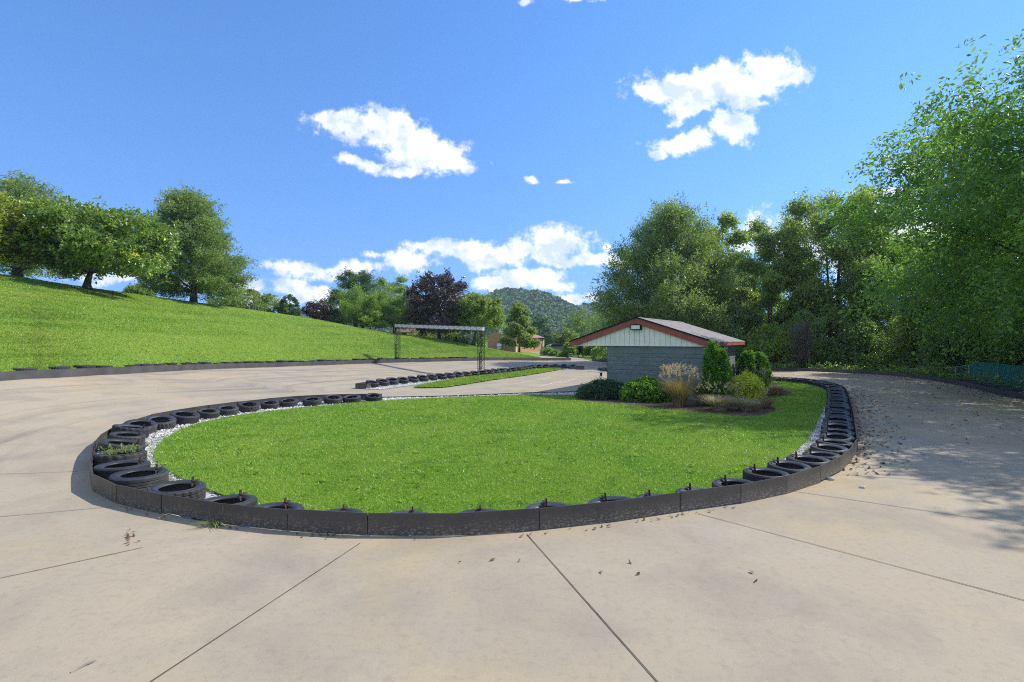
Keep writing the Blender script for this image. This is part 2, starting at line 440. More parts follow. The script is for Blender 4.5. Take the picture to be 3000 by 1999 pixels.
az, el = R(SUN_AZ), R(SUN_EL)
to_sun = Vector((math.sin(az)*math.cos(el), math.cos(az)*math.cos(el), math.sin(el)))
sl = bpy.data.lights.new('sun', 'SUN'); sl.energy = 3.85; sl.angle = R(.5); sl.color = (1.0, .95, .87)
so = bpy.data.objects.new('sun', sl); COL.objects.link(so); so.rotation_euler = (-to_sun).to_track_quat('-Z', 'Y').to_euler(); so.location = (30, 10, 40)

cam = bpy.data.cameras.new('camera'); cam.sensor_width = 36; cam.lens = 36 * F / 3000; cam.clip_end = 6000; cam.clip_start = .05
cam.shift_y = -(999.5 - HY) / 3000.0
co = bpy.data.objects.new('camera', cam); COL.objects.link(co); co.location = (0, 0, EYE); co.rotation_euler = (R(90), 0, 0)
scene.camera = co
scene.view_settings.view_transform = 'Standard'; scene.view_settings.look = 'None'; scene.view_settings.exposure = 0.5; scene.view_settings.gamma = 1
scene.render.engine = 'CYCLES'
try:
    scene.cycles.use_denoising = False; scene.cycles.denoiser = 'OPENIMAGEDENOISE'; scene.cycles.denoising_prefilter = 'ACCURATE'
except Exception: pass
scene.cycles.max_bounces = 8; scene.cycles.diffuse_bounces = 6; scene.cycles.transmission_bounces = 4; scene.cycles.transparent_max_bounces = 8
scene.cycles.sample_clamp_indirect = 6; scene.cycles.pixel_filter_type = 'BLACKMAN_HARRIS'; scene.cycles.filter_width = 1.1

# ------------------------------------------------------------------ plan of the place
RINGPX = [(878,905),(830,905),(745,907),(660,911),(560,921),(450,935),(350,952),(290,970),(243,988),(218,1012),(208,1045),(208,1085),(252,1110),(430,1147),(560,1162),(720,1174.5),(850,1180),(950,1181.5),(1065,1180),(1210,1171),(1370,1157),(1500,1140),(1607,1125)]
RING = [G(S(x), S(y), .26)[:2] for x, y in RINGPX]
RING += [G(x, y, .26)[:2] for x, y in [(2171,1420),(2270,1403),(2374,1377),(2437,1352),(2480,1328.5),(2494,1312),(2507,1295.5),(2512,1284),(2509,1268),(2506,1250.6),(2501,1215),(2494,1184.5),(2487,1158.6),(2480,1142),(2472,1131.4),(2442,1121.5),(2407,1114),(2371,1109.3),(2312,1105.5),(2246,1102)]]
RING += [np.array(p) for p in [(12.2,29.6),(10.2,31.6),(8.2,33.6),(6.9,35.4),(6.5,36.6)]]
RING = np.array(RING)
WEDGE = np.array([(-6.45,23.7),(-6.55,23.1),(-7.2,23.3)] + [tuple(G(x, y, .24)[:2]) for x, y in [(1127.5,1113),(1212.5,1105),(1302,1097),(1399.5,1089),(1500,1079),(1538,1073),(1582,1070.5),(1628,1070),(1679,1071.5)]] + [(5.4,38.3),(5.25,37.5),(4.3,37.9)])
OUT = np.array([(-13.5,-6,.0),(-15.0,1,.3),(-15.6,8,.75),(-15.6,13,.98),(-15.5,15.5,1.0),(-15.15,18.2,.95),(-14.9,20.5,.91),(-15.0,25,.77),(-14.0,30,.61),(-12.2,34,.53),(-9.2,39,.45),(-5.9,42.8,.38),(-2.2,47,.30),(2.0,51,.12),(6.2,54,.0)])
ROUT = np.array([G(x, y)[:2] for x, y in [(3000,1170),(2892,1147),(2807,1128),(2701,1110),(2603,1100),(2480,1093),(2370,1088),(2242,1086)]])
ROUT = np.vstack([[(9.5,-6),(13.5,2),(16.8,9),(18.6,14.5)], ROUT, [(15.6,38.6),(12.5,42.5),(9.8,48),(8.3,53)]])
OUTc = catmull(OUT, 5); ROUTc = catmull(ROUT, 5)
ringL = RING[:18]
INNER = np.vstack([ringL[::-1], WEDGE[2:-2], [(40, 38.3)]])
INFIELD = np.vstack([ringL[::-1], WEDGE[2:-2], [(60, 38.3), (60, 5.7)]])
HILLPOLY = np.vstack([OUT[:, :2], [(6, 120), (-300, 120), (-300, -6)]])

def zf(x, y):
    x = np.atleast_1d(np.asarray(x, float)); y = np.atleast_1d(np.asarray(y, float))
    do, arc, bz = dist_poly(x, y, OUT)
    di, _, _ = dist_poly(x, y, INNER)
    u = di / (di + do + 1e-6)
    z = bz * u ** 1.5
    z = np.where(inside(x, y, INFIELD), 0, z)
    wy = np.clip((y - 8)/8, 0, 1)
    z = z * ((1 - wy)*np.clip((-1.5 - x)/5, 0, 1) + wy*np.clip((9 - x)/8, 0, 1))
    out = inside(x, y, HILLPOLY)
    z = np.where(out, bz - np.clip(do - .3, 0, 9) * .6, z)
    return z
def zone(x, y): return float(zf(x, y)[0])

fr = RING[RING[:, 1] < 9.7]
PIT = fr.copy()
RSIDE0 = 1 if inside(offset_line(RING, .3)[12:13, 0], offset_line(RING, .3)[12:13, 1], PIT)[0] else -1
def dip(x, y):
    """the infield lies a little below the track behind the front plates"""
    x = np.atleast_1d(np.asarray(x, float)); y = np.atleast_1d(np.asarray(y, float))
    d, _, _ = dist_poly(x, y, RING); d = np.where(inside(x, y, PIT), d, 0)
    sm = lambda q: np.clip(q, 0, 1)**2*(3 - 2*np.clip(q, 0, 1))
    return -.17*sm((9.4 - y)/2.6)*sm((x + 4.9)/1.8)*sm((4.5 - x)/1.7)*sm(d/.22)
def relief_poly(name, pts, z, mat, step, zfun):
    import mathutils.geometry as mg
    pts = np.asarray(pts)[:, :2]; lo = pts.min(axis=0); hi = pts.max(axis=0)
    X, Y = np.meshgrid(np.arange(lo[0], hi[0], step), np.arange(lo[1], hi[1], step)); q = np.column_stack([X.ravel(), Y.ravel()])
    ok = inside(q[:, 0], q[:, 1], pts); d, _, _ = dist_poly(q[:, 0], q[:, 1], np.vstack([pts, pts[:1]])); q = q[ok & (d > step*.4)]
    n = len(pts); allp = [Vector(p) for p in np.vstack([pts, q])]
    r = mg.delaunay_2d_cdt(allp, [], [list(range(n))], 1, 1e-5)
    v = np.array([(p.x, p.y) for p in r[0]]); zz = z + zfun(v[:, 0], v[:, 1])
    o = obj(name, make_mesh(name, np.column_stack([v, zz]), [list(f) for f in r[2]], mat, smooth=True)); tag(o, kind='structure'); return o

# ------------------------------------------------------------------ setting: ground, track, hill
def grid_mesh(x0, x1, y0, y1, step):
    nx = int((x1-x0)/step) + 1; ny = int((y1-y0)/step) + 1
    X, Y = np.meshgrid(np.linspace(x0, x1, nx), np.linspace(y0, y1, ny))
    i = np.arange(nx*ny).reshape(ny, nx)
    f = np.stack([i[:-1, :-1].ravel(), i[:-1, 1:].ravel(), i[1:, 1:].ravel(), i[1:, :-1].ravel()], axis=1)
    return X.ravel(), Y.ravel(), f

def strip(name, a, b, za, zb, mat, kind='structure', cols=1, zfun=None, uvfun=None):
    a = np.asarray(a)[:, :2]; b = np.asarray(b)[:, :2]; n = len(a)
    vs = []
    for k in range(cols + 1):
        t = k / cols; xy = a*(1-t) + b*t
        z = (za if np.ndim(za) else np.full(n, za))*(1-t) + (zb if np.ndim(zb) else np.full(n, zb))*t
        vs.append(np.column_stack([xy, z + (zfun(xy[:, 0], xy[:, 1]) if zfun else 0)]))
    f = []
    for k in range(cols):
        i = np.arange(n-1) + k*n
        f.append(np.stack([i, i+1, i+1+n, i+n], axis=1))
    vv = np.vstack(vs); o = obj(name, make_mesh(name, vv, np.vstack(f), mat, uv=uvfun(vv) if uvfun else None, smooth=cols > 1)); tag(o, kind=kind)
    return o

def flat_poly(name, pts, z, mat, kind='structure'):
    """a flat sheet with a slightly thick edge"""
    import mathutils.geometry as mg
    pts = [Vector((p[0], p[1], 0)) for p in pts]
    tris = mg.tessellate_polygon([pts])
    o = obj(name, make_mesh(name, np.array([(p.x, p.y, z) for p in pts]), np.array(tris), mat)); 
    if kind: tag(o, kind=kind)
    return o

def make_ground():
    xs = np.array([-4000,-1500,-600,-300,-120,-40,-22,30,60,120,300,600,1500,4000], float); ys = np.array([-1500,-300,-60,-8,59,75,100,150,300,600,1500,4500], float)
    X, Y = np.meshgrid(xs, ys); Z = np.full(X.shape, -.05); i = np.arange(X.size).reshape(X.shape)
    f = np.stack([i[:-1, :-1].ravel(), i[:-1, 1:].ravel(), i[1:, 1:].ravel(), i[1:, :-1].ravel()], axis=1)
    c = np.column_stack([X.ravel(), Y.ravel()])[f].mean(axis=1)
    keep = ~((c[:, 0] > -22) & (c[:, 0] < 30) & (c[:, 1] > -8) & (c[:, 1] < 59)) & ~((c[:, 0] > 30) & (c[:, 0] < 60) & (c[:, 1] > -8) & (c[:, 1] < 59))
    o = obj('ground', make_mesh('ground', np.column_stack([X.ravel(), Y.ravel(), Z.ravel()]), f[keep], MAT['far_ground'])); tag(o, kind='structure')
make_ground()

def make_track():
    x, y, f = grid_mesh(-22, 30, -8, 59, .3)
    z = zf(x, y)
    do, arc, _ = dist_poly(x, y, OUT); di, _, _ = dist_poly(x, y, INNER)
    infield = inside(x, y, INFIELD)
    # beyond the right barrier the pavement stops
    rp = np.vstack([ROUTc, [(8.3, 59), (60, 59), (60, -8), (9, -8)]])
    outr = inside(x, y, rp); dr, _, _ = dist_poly(x, y, ROUTc)
    z = np.where(outr & (dr > .25), -1.6, z)
    uv = np.column_stack([arc, np.where(infield, 0, np.minimum(di, 11)*np.where(y < 22, np.clip((-3 - x)/5, 0, 1), 1))])
    c = np.column_stack([x, y])[f].mean(axis=1)
    d0, _, _ = dist_poly(c[:, 0], c[:, 1], OUT)
    drop = (inside(c[:, 0], c[:, 1], HILLPOLY) & (d0 > 1.0)) | (inside(c[:, 0], c[:, 1], rp) & (dist_poly(c[:, 0], c[:, 1], ROUTc)[0] > .6))
    pit = inside(x, y, PIT)
    drop |= pit[f].any(axis=1)
    o = obj('track', make_mesh('track', np.column_stack([x, y, z]), f[~drop], MAT['concrete'], uv=uv, smooth=True)); tag(o, kind='structure')
make_track()
def track_rim():
    line = resample(RING, step=.15); line = line[line[:, 1] < 10.4]
    def uvf(v):
        do, arc, _ = dist_poly(v[:, 0], v[:, 1], OUT); di, _, _ = dist_poly(v[:, 0], v[:, 1], INNER)
        return np.column_stack([arc, np.minimum(di, 11)*np.where(v[:, 1] < 22, np.clip((-3 - v[:, 0])/5, 0, 1), 1)])
    side = 1 if not inside(offset_line(line, .3)[40:41, 0], offset_line(line, .3)[40:41, 1], PIT)[0] else -1
    strip('track_edge', offset_line(line, -side*.03), offset_line(line, side*.75), 0, 0, MAT['concrete'], cols=4, zfun=lambda x, y: zf(x, y) - .0006, uvfun=uvf)
track_rim()

# the grass bank on the left: a sheet between the outer barrier and the ridge, and on beyond it
RIDGE = [(-2500,690,20),(-1200,700,24),(-420,748,28),(0,803,31),(255,842,36),(561,884,46),(893,930,55),(1096,968,60),(1284,993,62),(1429,1019,62),(1579,1048,58)]
FOOT = [(-13.0,-8,.0),(-15.2,2,.35),(-15.6,9,.8),(-15.5,15.5,1.0),(-15.15,18.2,.95),(-15.0,25,.77),(-13.1,32,.57),(-9.6,38.4,.46),(-5.9,42.8,.38),(-2.2,47,.30),(4.0,52.5,.06)]
rid = np.array([P(*r) for r in RIDGE])
foot = np.array(FOOT); foot[:, 2] += .13
b1 = np.array([P(r[0], r[1] + 5, r[2]*1.4) for r in RIDGE]); b1[:, 2] = np.maximum(b1[:, 2], -.02)
b2 = np.array([P(r[0], r[1] + 55, r[2]*2.2) for r in RIDGE]); b2[:, 2] = np.maximum(b2[:, 2], -.3)
b3 = np.array([P(r[0], 994, r[2]*3.5) for r in RIDGE]); b3[:, 2] = -.5
PER = 10
hc = [catmull(a, PER) for a in (foot, rid, b1, b2, b3)]
_o = resample(OUTc, step=.1); _on = offset_line(_o, .07)
for _i in range(len(hc[0])):
    _k = int(np.argmin(np.hypot(_o[:, 0]-hc[0][_i, 0], _o[:, 1]-hc[0][_i, 1]))); hc[0][_i, :2] = _on[_k]; hc[0][_i, 2] = _o[_k, 2] + .11
def hill_point(s, t):
    """s in rows (0..1 along the barrier), t 0..1 from the barrier to the ridge"""
    k = np.clip(s * (len(hc[0]) - 1), 0, len(hc[0]) - 1.001); i = k.astype(int); w = (k - i)[:, None]
    a = hc[0][i]*(1-w) + hc[0][i+1]*w; b = hc[1][i]*(1-w) + hc[1][i+1]*w
    p = a*(1-t[:, None]) + b*t[:, None]
    ft = t + .14*np.sin(math.pi*t)*(1-t)
    p[:, 2] = a[:, 2]*(1-ft) + b[:, 2]*ft + .05*np.sin(p[:, 0]*.9 + p[:, 1]*.35)*np.sin(math.pi*t)*np.sin(p[:, 1]*.6)
    return p
def make_hill():
    ns = len(hc[0]); nt_ = 26; vs = []
    s = np.linspace(0, 1, ns)
    for k in range(nt_ + 1): vs.append(hill_point(s, np.full(ns, k/nt_)))
    for a, b, m in ((1, 2, 6), (2, 3, 4), (3, 4, 3)):
        for k in range(1, m + 1):
            t = k/m; vs.append(hc[a]*(1-t) + hc[b]*t)
    rows = len(vs); v = np.vstack(vs); i = np.arange(rows*ns).reshape(rows, ns)
    f = np.stack([i[:-1, :-1].ravel(), i[1:, :-1].ravel(), i[1:, 1:].ravel(), i[:-1, 1:].ravel()], axis=1)
    o = obj('grass_bank', make_mesh('grass_bank', v, f, MAT['hill'], smooth=True)); tag(o, kind='structure')
make_hill()
from mathutils.bvhtree import BVHTree
def bvh_of(o):
    me = o.data
    return BVHTree.FromPolygons([v.co.copy() for v in me.vertices], [tuple(p.vertices) for p in me.polygons])
HILLBVH = bvh_of(bpy.data.objects['grass_bank'])
def hill_z(x, y, default=0.0):
    r = HILLBVH.ray_cast(Vector((x, y, 80)), Vector((0, 0, -1)))
    return r[0].z if r[0] else default

# woodland floor on the right
def make_wood_floor():
    t = np.gradient(ROUTc, axis=0); t /= np.linalg.norm(t, axis=1)[:, None]; n = np.stack([t[:, 1], -t[:, 0]], axis=1)
    n = n / np.linalg.norm(n, axis=1)[:, None]
    vs = []
    for k, (off, z) in enumerate([(.03,.03),(.6,.05),(1.6,.0),(4,-.55),(9,-1.0),(22,-1.3),(60,-1.6)]):
        q = ROUTc + n*off
        if off > 9:      # keep the far rows simple and un-crossed
            ang = np.linspace(R(-40), R(122), len(ROUTc)); q = np.column_stack([13 + (off+12)*np.cos(ang), 22 + (off+14)*np.sin(ang)])
        zz = z + .06*np.sin(q[:, 0]*2.1)*np.cos(q[:, 1]*1.7)*(off > 1)
        vs.append(np.column_stack([q, np.broadcast_to(zz, len(q))]))
    m = len(ROUTc); i = np.arange(len(vs)*m).reshape(len(vs), m)
    f = np.stack([i[:-1, :-1].ravel(), i[1:, :-1].ravel(), i[1:, 1:].ravel(), i[:-1, 1:].ravel()], axis=1)
    o = obj('woodland_floor', make_mesh('woodland_floor', np.vstack(vs), f, MAT['woodfloor'], smooth=True)); tag(o, kind='structure')
make_wood_floor()

flat_poly('ground', [(8.5, 50.5), (60, 50.5), (60, 59.2), (4, 59.2), (4, 58.6), (8.3, 53.2)], -.02, MAT['far_ground'])
flat_poly('ground', np.vstack([offset_line(resample(PIT, step=.4), RSIDE0*.02)]), -.28, MAT['gravel_bed'])
flat_poly('ground', [(4, -14), (62, -14), (62, 62), (4, 62)], -1.8, MAT['woodfloor'])
flat_poly('driveway', [G(x, y)[:2] for x, y in [(1520,1033.2),(1540,1037.5),(1560,1043),(1582,1048.5),(1640,1051.5),(1720,1056),(1717,1054.5),(1694,1049),(1666,1046.5),(1635,1046.5),(1600,1040),(1588,1030.6)]][::-1], .012, MAT['concrete'])

# lawn in the ring
LAWNPX = [(453,1339),(456,1318),(468,1298),(500,1275),(535,1256),(585,1240),(638,1227),(710,1215),(790,1205),(956,1188),(1122,1174),(1250,1167),(1377,1162),(1480,1158.5),(1581,1157),(1690,1158),(1760,1150),(2000,1140),(2170,1118),(2230,1110),(2300,1110.5),(2346,1115),(2395,1130),(2424,1149),(2424,1165),(2421,1180),(2411,1197),(2400,1220),(2378,1262),(2355,1298),(2318,1327),(2277,1355),(2238,1371),(2166,1397),(2105,1411),(2020,1432),(1900,1452),(1700,1470),(1500,1482),(1300,1490),(1150,1490),(1030,1487),(920,1480),(830,1470),(765,1460),(680,1445),(612,1430),(550,1408),(505,1385),(470,1360)]
LAWN = np.array([G(x, y, .05)[:2] for x, y in LAWNPX])
LAWNc = catmull(np.vstack([LAWN, LAWN[:1]]), 4)[:-1]
relief_poly('lawn', LAWNc, .05, MAT['lawn'], .35, dip)
WLAWNPX = [(1212,1135),(1250,1135.5),(1306,1133.5),(1374,1124),(1442,1113),(1544,1099),(1600,1090),(1648,1081),(1640,1078),(1578,1081),(1476,1091.5),(1374,1105),(1289,1118),(1235,1128)]
WLAWN = np.array([G(x, y, .04)[:2] for x, y in WLAWNPX])
flat_poly('lawn_strip', catmull(np.vstack([WLAWN, WLAWN[:1]]), 4)[:-1], .045, MAT['lawn'])
MULCHPX = [(1690,1172),(1760,1179),(1845,1186),(1950,1198),(2050,1208),(2160,1218),(2230,1217),(2270,1205),(2268,1194),(2240,1180),(2235,1166),(2290,1160),(2322,1153),(2290,1139),(2240,1110),(2130,1104),(1930,1125),(1760,1140)]
MULCH = np.array([G(x, y, .06)[:2] for x, y in MULCHPX])
flat_poly('mulch_bed', catmull(np.vstack([MULCH, MULCH[:1]]), 3)[:-1], .062, MAT['mulch'])

# gravel: a bed strip inside each barrier, with loose white stones on it
ringc = resample(RING, step=.35)
rin = offset_line(ringc, -1.35); rout = offset_line(ringc, -.02)
if inside(np.array([rin[30, 0]]), np.array([rin[30, 1]]), RING)[0] == False:
    rin = offset_line(ringc, 1.35); rout = offset_line(ringc, .02); RSIDE = 1
else: RSIDE = -1
strip('gravel_bed', rout, rin, .012, .016, MAT['gravel_bed'], cols=8, zfun=dip)
wmain = resample(WEDGE[2:-2], step=.4)
WSIDE = -1
strip('gravel_bed', offset_line(wmain, WSIDE*.02), offset_line(wmain, WSIDE*1.5), .012, .016, MAT['gravel_bed'])
REAR = np.array([G(x, y)[:2] for x, y in [(1110,1168),(1200,1166.5),(1320,1164),(1440,1159),(1560,1154),(1640,1152.5),(1720,1150)]])
strip('gravel_bed', REAR, REAR + np.array([.1, -1.0]), .013, .017, MAT['gravel_bed'])
def stones_on(name, lines, n):
    P_, sz = [], []
    for (a, b, w, z) in lines:
        a = np.asarray(a); b = np.asarray(b); m = int(n*w)
        k = RNG.random(m)*(len(a)-1.001); i = k.astype(int); fr = (k-i)[:, None]; t = RNG.random(m)[:, None]
        pa = a[i]*(1-fr) + a[i+1]*fr; pb = b[i]*(1-fr) + b[i+1]*fr
        q = pa*(1-t) + pb*t
        P_.append(np.column_stack([q, np.full(m, z)]))
    p = np.vstack(P_); m = len(p); p[:, 2] += dip(p[:, 0], p[:, 1])
    s = .014 + .026*RNG.random(m)**1.5
    base = np.array([[1,0,0],[0,1,0],[-1,0,0],[0,-1,0],[0,0,1],[0,0,-.4]], float)
    v = base[None]*s[:, None, None]*(.6 + .8*RNG.random((m, 6, 1))); ang = RNG.random(m)*6.28
    c, sn = np.cos(ang)[:, None], np.sin(ang)[:, None]
    v = np.stack([v[..., 0]*c - v[..., 1]*sn, v[..., 0]*sn + v[..., 1]*c, v[..., 2]*.8], axis=-1) + p[:, None, :]
    f = np.array([[0,1,4],[1,2,4],[2,3,4],[3,0,4],[1,0,5],[2,1,5],[3,2,5],[0,3,5]])
    f = (np.arange(m)[:, None, None]*6 + f[None]).reshape(-1, 3)
    o = obj(name, make_mesh(name, v.reshape(-1, 3), f, MAT['stones'], tint=np.repeat(RNG.random(m), 8)))
    tag(o, 'loose white gravel stones spread inside the black track barriers', 'gravel', kind='stuff')
stones_on('gravel', [(offset_line(ringc[:110], RSIDE*.05), offset_line(ringc[:110], RSIDE*1.3), .66, .022), (offset_line(wmain, WSIDE*.1), offset_line(wmain, WSIDE*1.4), .14, .022),
                     (REAR, REAR + np.array([.1, -.8]), .14, .024), (offset_line(ringc[110:], RSIDE*.05), offset_line(ringc[110:], RSIDE*1.3), .15, .022)], 16000)

# ------------------------------------------------------------------ grass blades (uncountable)
def blades(name, pts, hgt, wid, mat, label, lean=.55):
    if name == 'lawn_grass': pts = pts + np.column_stack([np.zeros((len(pts), 2)), dip(pts[:, 0], pts[:, 1])])
    m = len(pts); a = RNG.random(m)*6.283; d = np.hypot(pts[:, 0], pts[:, 1])
    w = wid(d)*(.6 + .8*RNG.random(m)); h = hgt*(.45 + .9*RNG.random(m))
    side = np.column_stack([np.cos(a), np.sin(a), np.zeros(m)])*w[:, None]
    b = RNG.random(m)*6.283; ln = lean*RNG.random(m)
    tip = np.column_stack([np.cos(b)*ln*h*1.2, np.sin(b)*ln*h*1.2, h*(1 - .35*ln)])
    v = np.stack([pts - side, pts + side, pts + tip], axis=1).reshape(-1, 3)
    f = np.arange(m*3).reshape(-1, 3)
    o = obj(name, make_mesh(name, v, f, mat, tint=RNG.random(m)))
    tag(o, label, 'grass', kind='stuff'); return o
def lawn_points(poly, n, z, excl=None):
    poly = np.asarray(poly); lo = poly.min(axis=0); hi = poly.max(axis=0); out = []; tot = 0
    while tot < n:
        q = lo + RNG.random((n*2, 2))*(hi-lo)
        d = np.hypot(q[:, 0], q[:, 1]); k = RNG.random(len(q)) < np.clip((8.0/d)**1.4, 0, 1)
        jt = .07*RNG.normal(size=q.shape)*(np.sin(q[:, :1]*3.1 + q[:, 1:]*2.3) + 1.1)
        k &= inside(q[:, 0] + jt[:, 0], q[:, 1] + jt[:, 1], poly)
        if excl is not None: k &= ~inside(q[:, 0], q[:, 1], excl)
        out.append(q[k]); tot += k.sum()
    q = np.vstack(out)[:n]; return np.column_stack([q, np.full(n, z)])
blades('lawn_grass', lawn_points(LAWNc, 360000, .05, MULCH), .038, lambda d: np.maximum(.0036, d*.00046), MAT['blade'], 'short bright green mown grass covering the round lawn inside the tyre ring', .95)
blades('strip_grass', lawn_points(WLAWN, 26000, .045), .075, lambda d: d*.0006, MAT['blade'], 'mown green grass on the narrow strip beside the truss gantry')
def hill_blades():
    n = 900000; s = .12 + .88*RNG.random(n); t = RNG.random(n)
    p = hill_point(s, t); d = np.hypot(p[:, 0], p[:, 1])
    ok = (RNG.random(n) < np.clip((20/d)**1.2, 0, 1)) & (p[:, 0]/np.maximum(p[:, 1], .1) > -1.25)
    p = p[ok][:330000]
    blades('bank_grass', p, .05, lambda d: d*.00046, MAT['hillblade'], 'mown grass covering the sloping bank left of the track', 1.1)
hill_blades()
def lawn_weeds():
    rg = np.random.default_rng(77); q = lawn_points(LAWNc, 1000, .055, MULCH); q[:, 2] += dip(q[:, 0], q[:, 1]); k = rg.random(len(q)) < .35 + .65*(np.sin(q[:, 0]*.9 + 1)*np.sin(q[:, 1]*.7) > 0); q = q[k]
    d = norm(rg.normal(size=q.shape) + np.array([0, 0, .5])); v, f, t = leaf_arrays(q, d, .07, 9, .055, .026, .2, rg, upb=1.2)
    m = 110; w = lawn_points(LAWNc, m, .095, MULCH); w[:, 2] += dip(w[:, 0], w[:, 1]); dd = norm(rg.normal(size=(m, 3)) + np.array([0, 0, 1.0])); v2, f2, t2 = leaf_arrays(w, dd, .012, 6, .014, .012, 0, rg, upb=1.0)  # tiny white flecks strewn at random over the lawn
    o = obj('lawn_weeds', make_mesh('lawn_weeds', v, f, GWEED, tint=t)); tag(o, 'small broad leaved weeds scattered through the lawn', 'weeds', kind='stuff')
    o = obj('white_flecks', make_mesh('white_flecks', v2, f2, MAT['lens_white'], tint=t2)); tag(o, 'tiny white flowers dotted over the lawn', 'flecks', kind='stuff')
# ------------------------------------------------------------------ barriers
def barrier(name, label, path, h, th, every, mat, z0=None, group=None, plates=True, gap=True):
    path = np.asarray(path, float); xy = path[:, :2]; zb = path[:, 2] if path.shape[1] > 2 else np.zeros(len(path))
    t = np.gradient(xy, axis=0); t /= np.linalg.norm(t, axis=1)[:, None]; nn = np.stack([-t[:, 1], t[:, 0]], axis=1)
    root = empty(name, (xy[0, 0], xy[0, 1], zb[0]), 0, label, 'barrier', group); off = np.array([xy[0, 0], xy[0, 1], zb[0]])
    i = 0
    while i < len(xy) - 1:
        j = min(i + every + random.choice((0, 0, 1)), len(xy) - 1)
        if len(xy) - 1 - j < 2: j = len(xy) - 1
        idx = np.arange(i, j + 1); q = xy[idx].copy()
        q[0] += t[i]*(.005 if gap else .003); q[-1] -= t[j]*(.005 if gap else .003)
        low = zb[idx] + (random.uniform(.0, .028) if gap else -.03)
        top = zb[idx] + h + random.uniform(-.008, .006); jog = random.uniform(-.006, .006)
        A = q + nn[idx]*(th/2 + jog); B = q - nn[idx]*(th/2 - jog); m = len(idx)
        v = np.vstack([np.column_stack([A, low]), np.column_stack([A, top]), np.column_stack([B, top]), np.column_stack([B, low])]) - off
        mb = MB(); fs = []
        for k in range(m - 1):
            for r in range(4):
                a, b = r*m, ((r+1) % 4)*m
                fs.append((a+k, a+k+1, b+k+1, b+k))
        fs += [(0, m, 2*m, 3*m), (m-1, 4*m-1, 3*m-1, 2*m-1)]
        mb.add(v, fs); mb.build('panel', mat, root)
        if plates and j < len(xy) - 1:
            pb = MB(); c = xy[j] + nn[j]*RSIDE*(th/2 + .012); ang = math.atan2(t[j, 1], t[j, 0]); ca, sa = math.cos(ang), math.sin(ang)
            pb.box((c[0]-off[0], c[1]-off[1], zb[j]+h/2-off[2]), (.1, .012, h*.8), [[ca,-sa,0],[sa,ca,0],[0,0,1]]); pb.build('joint_plate', mat, root)
        i = j
    return root
barrier('ring_barrier', 'low dark steel plate barrier curving round the lawn ring', resample(RING, step=1.0), .26, .014, 1, MAT['steel'])
barrier('wedge_barrier', 'low black plate barrier along the tyre island below the truss gantry', resample(WEDGE, step=.6), .24, .03, 5, MAT['steel'], plates=False)
barrier('outer_barrier', 'long dark grey barrier along the foot of the grass bank', resample(OUTc, step=.8), .27, .05, 4, MAT['steel_outer'], plates=False, gap=False)
barrier('outer_barrier', 'dark grey curved barrier in front of the right hand woodland', resample(ROUTc, step=.8), .22, .06, 4, MAT['steel_outer'], plates=False, gap=False)
# low edging behind the lawn
eb = MB()
for a, b in zip(resample(REAR, n=14)[:-1], resample(REAR, n=14)[1:]): eb.bar((a[0], a[1], .03), (b[0], b[1], .03), .03, .07)
tag(eb.build('lawn_edging', MAT['black_metal']), 'thin black edging between the pale pavement and the rear of the lawn', 'edging')

# ------------------------------------------------------------------ tyres
def tyre_meshes(Ro, W, style):
    n = 72; out = []
    g = .008
    prof = [(Ro-.014, .018*W/.2)]
    for zc in (.09, .26, .42, .58, .74, .91):
        pass
    zs = [.10, .30, .325, .36, .385, .485, .50, .53, .545, .64, .665, .70, .725, .90]
    rs = [0, 0, -g, -g, 0, 0, -g, -g, 0, 0, -g, -g, 0, 0]
    prof += [(Ro + r, z*W) for r, z in zip(rs, zs)]
    prof.append((Ro-.014, W*.982 - .0))
    prof[0] = (Ro-.014, W*.018)
    ang = np.arange(n)*2*math.pi/n
    m = len(prof); v = np.zeros((n, m, 3))
    for k, (r, z) in enumerate(prof):
        rr = np.full(n, r)
        if style == 'block' and 1 <= k <= m-2: rr = rr - np.where((np.arange(n) + (k > m//2)) % 3 == 0, .010, 0)
        if style == 'lug' and (k <= 3 or k >= m-4): rr = rr - np.where(np.arange(n) % 4 < 2, .013, 0)
        v[:, k, 0] = rr*np.cos(ang); v[:, k, 1] = rr*np.sin(ang); v[:, k, 2] = z
    def faces(m):
        fs = []
        for i in range(n):
            j = (i+1) % n
            for k in range(m-1): fs.append((i*m+k, j*m+k, j*m+k+1, i*m+k+1))
        return np.array(fs)
    tread = make_mesh('tyre_tread', v.reshape(-1, 3), faces(m), MAT['tread'])
    ri = Ro*.62
    half = [(Ro-.0145, W*.98), (Ro-.03, W*1.0), (Ro-.045, W*1.012), (Ro-.05, W*1.006), ((Ro+ri)/2+.012, W*1.02), ((Ro+ri)/2-.012, W*1.005), (ri+.018, W*.95), (ri+.004, W*.91), (ri, W*.86), (ri+.008, W*.83), ((Ro+ri)/2, W*.90), (Ro-.035, W*.84), (Ro-.024, W*.6)]
    prof = half + [(r, W - z) for r, z in reversed(half)]
    m = len(prof); v = np.zeros((n, m, 3))
    for k, (r, z) in enumerate(prof): v[:, k, 0] = r*np.cos(ang); v[:, k, 1] = r*np.sin(ang); v[:, k, 2] = z
    side = make_mesh('tyre_sidewall', v.reshape(-1, 3), faces(m), MAT['rubber'], smooth=True)
    sb = MB()     # steel stake and strap that pin the tyre down, on the +Y side
    sb.bar((0, ri-.012, -.02), (.004, ri-.004, W+.078), .026, .012); sb.bar((0, ri-.01, W+.022), (0, Ro-.05, W+.026), .05, .008)
    sb.bar((.03, ri-.02, W*.75), (0, ri-.012, W+.02), .02, .008)
    stake = sb.mesh('tyre_stake', MAT['stake'])
    return tread, side, stake
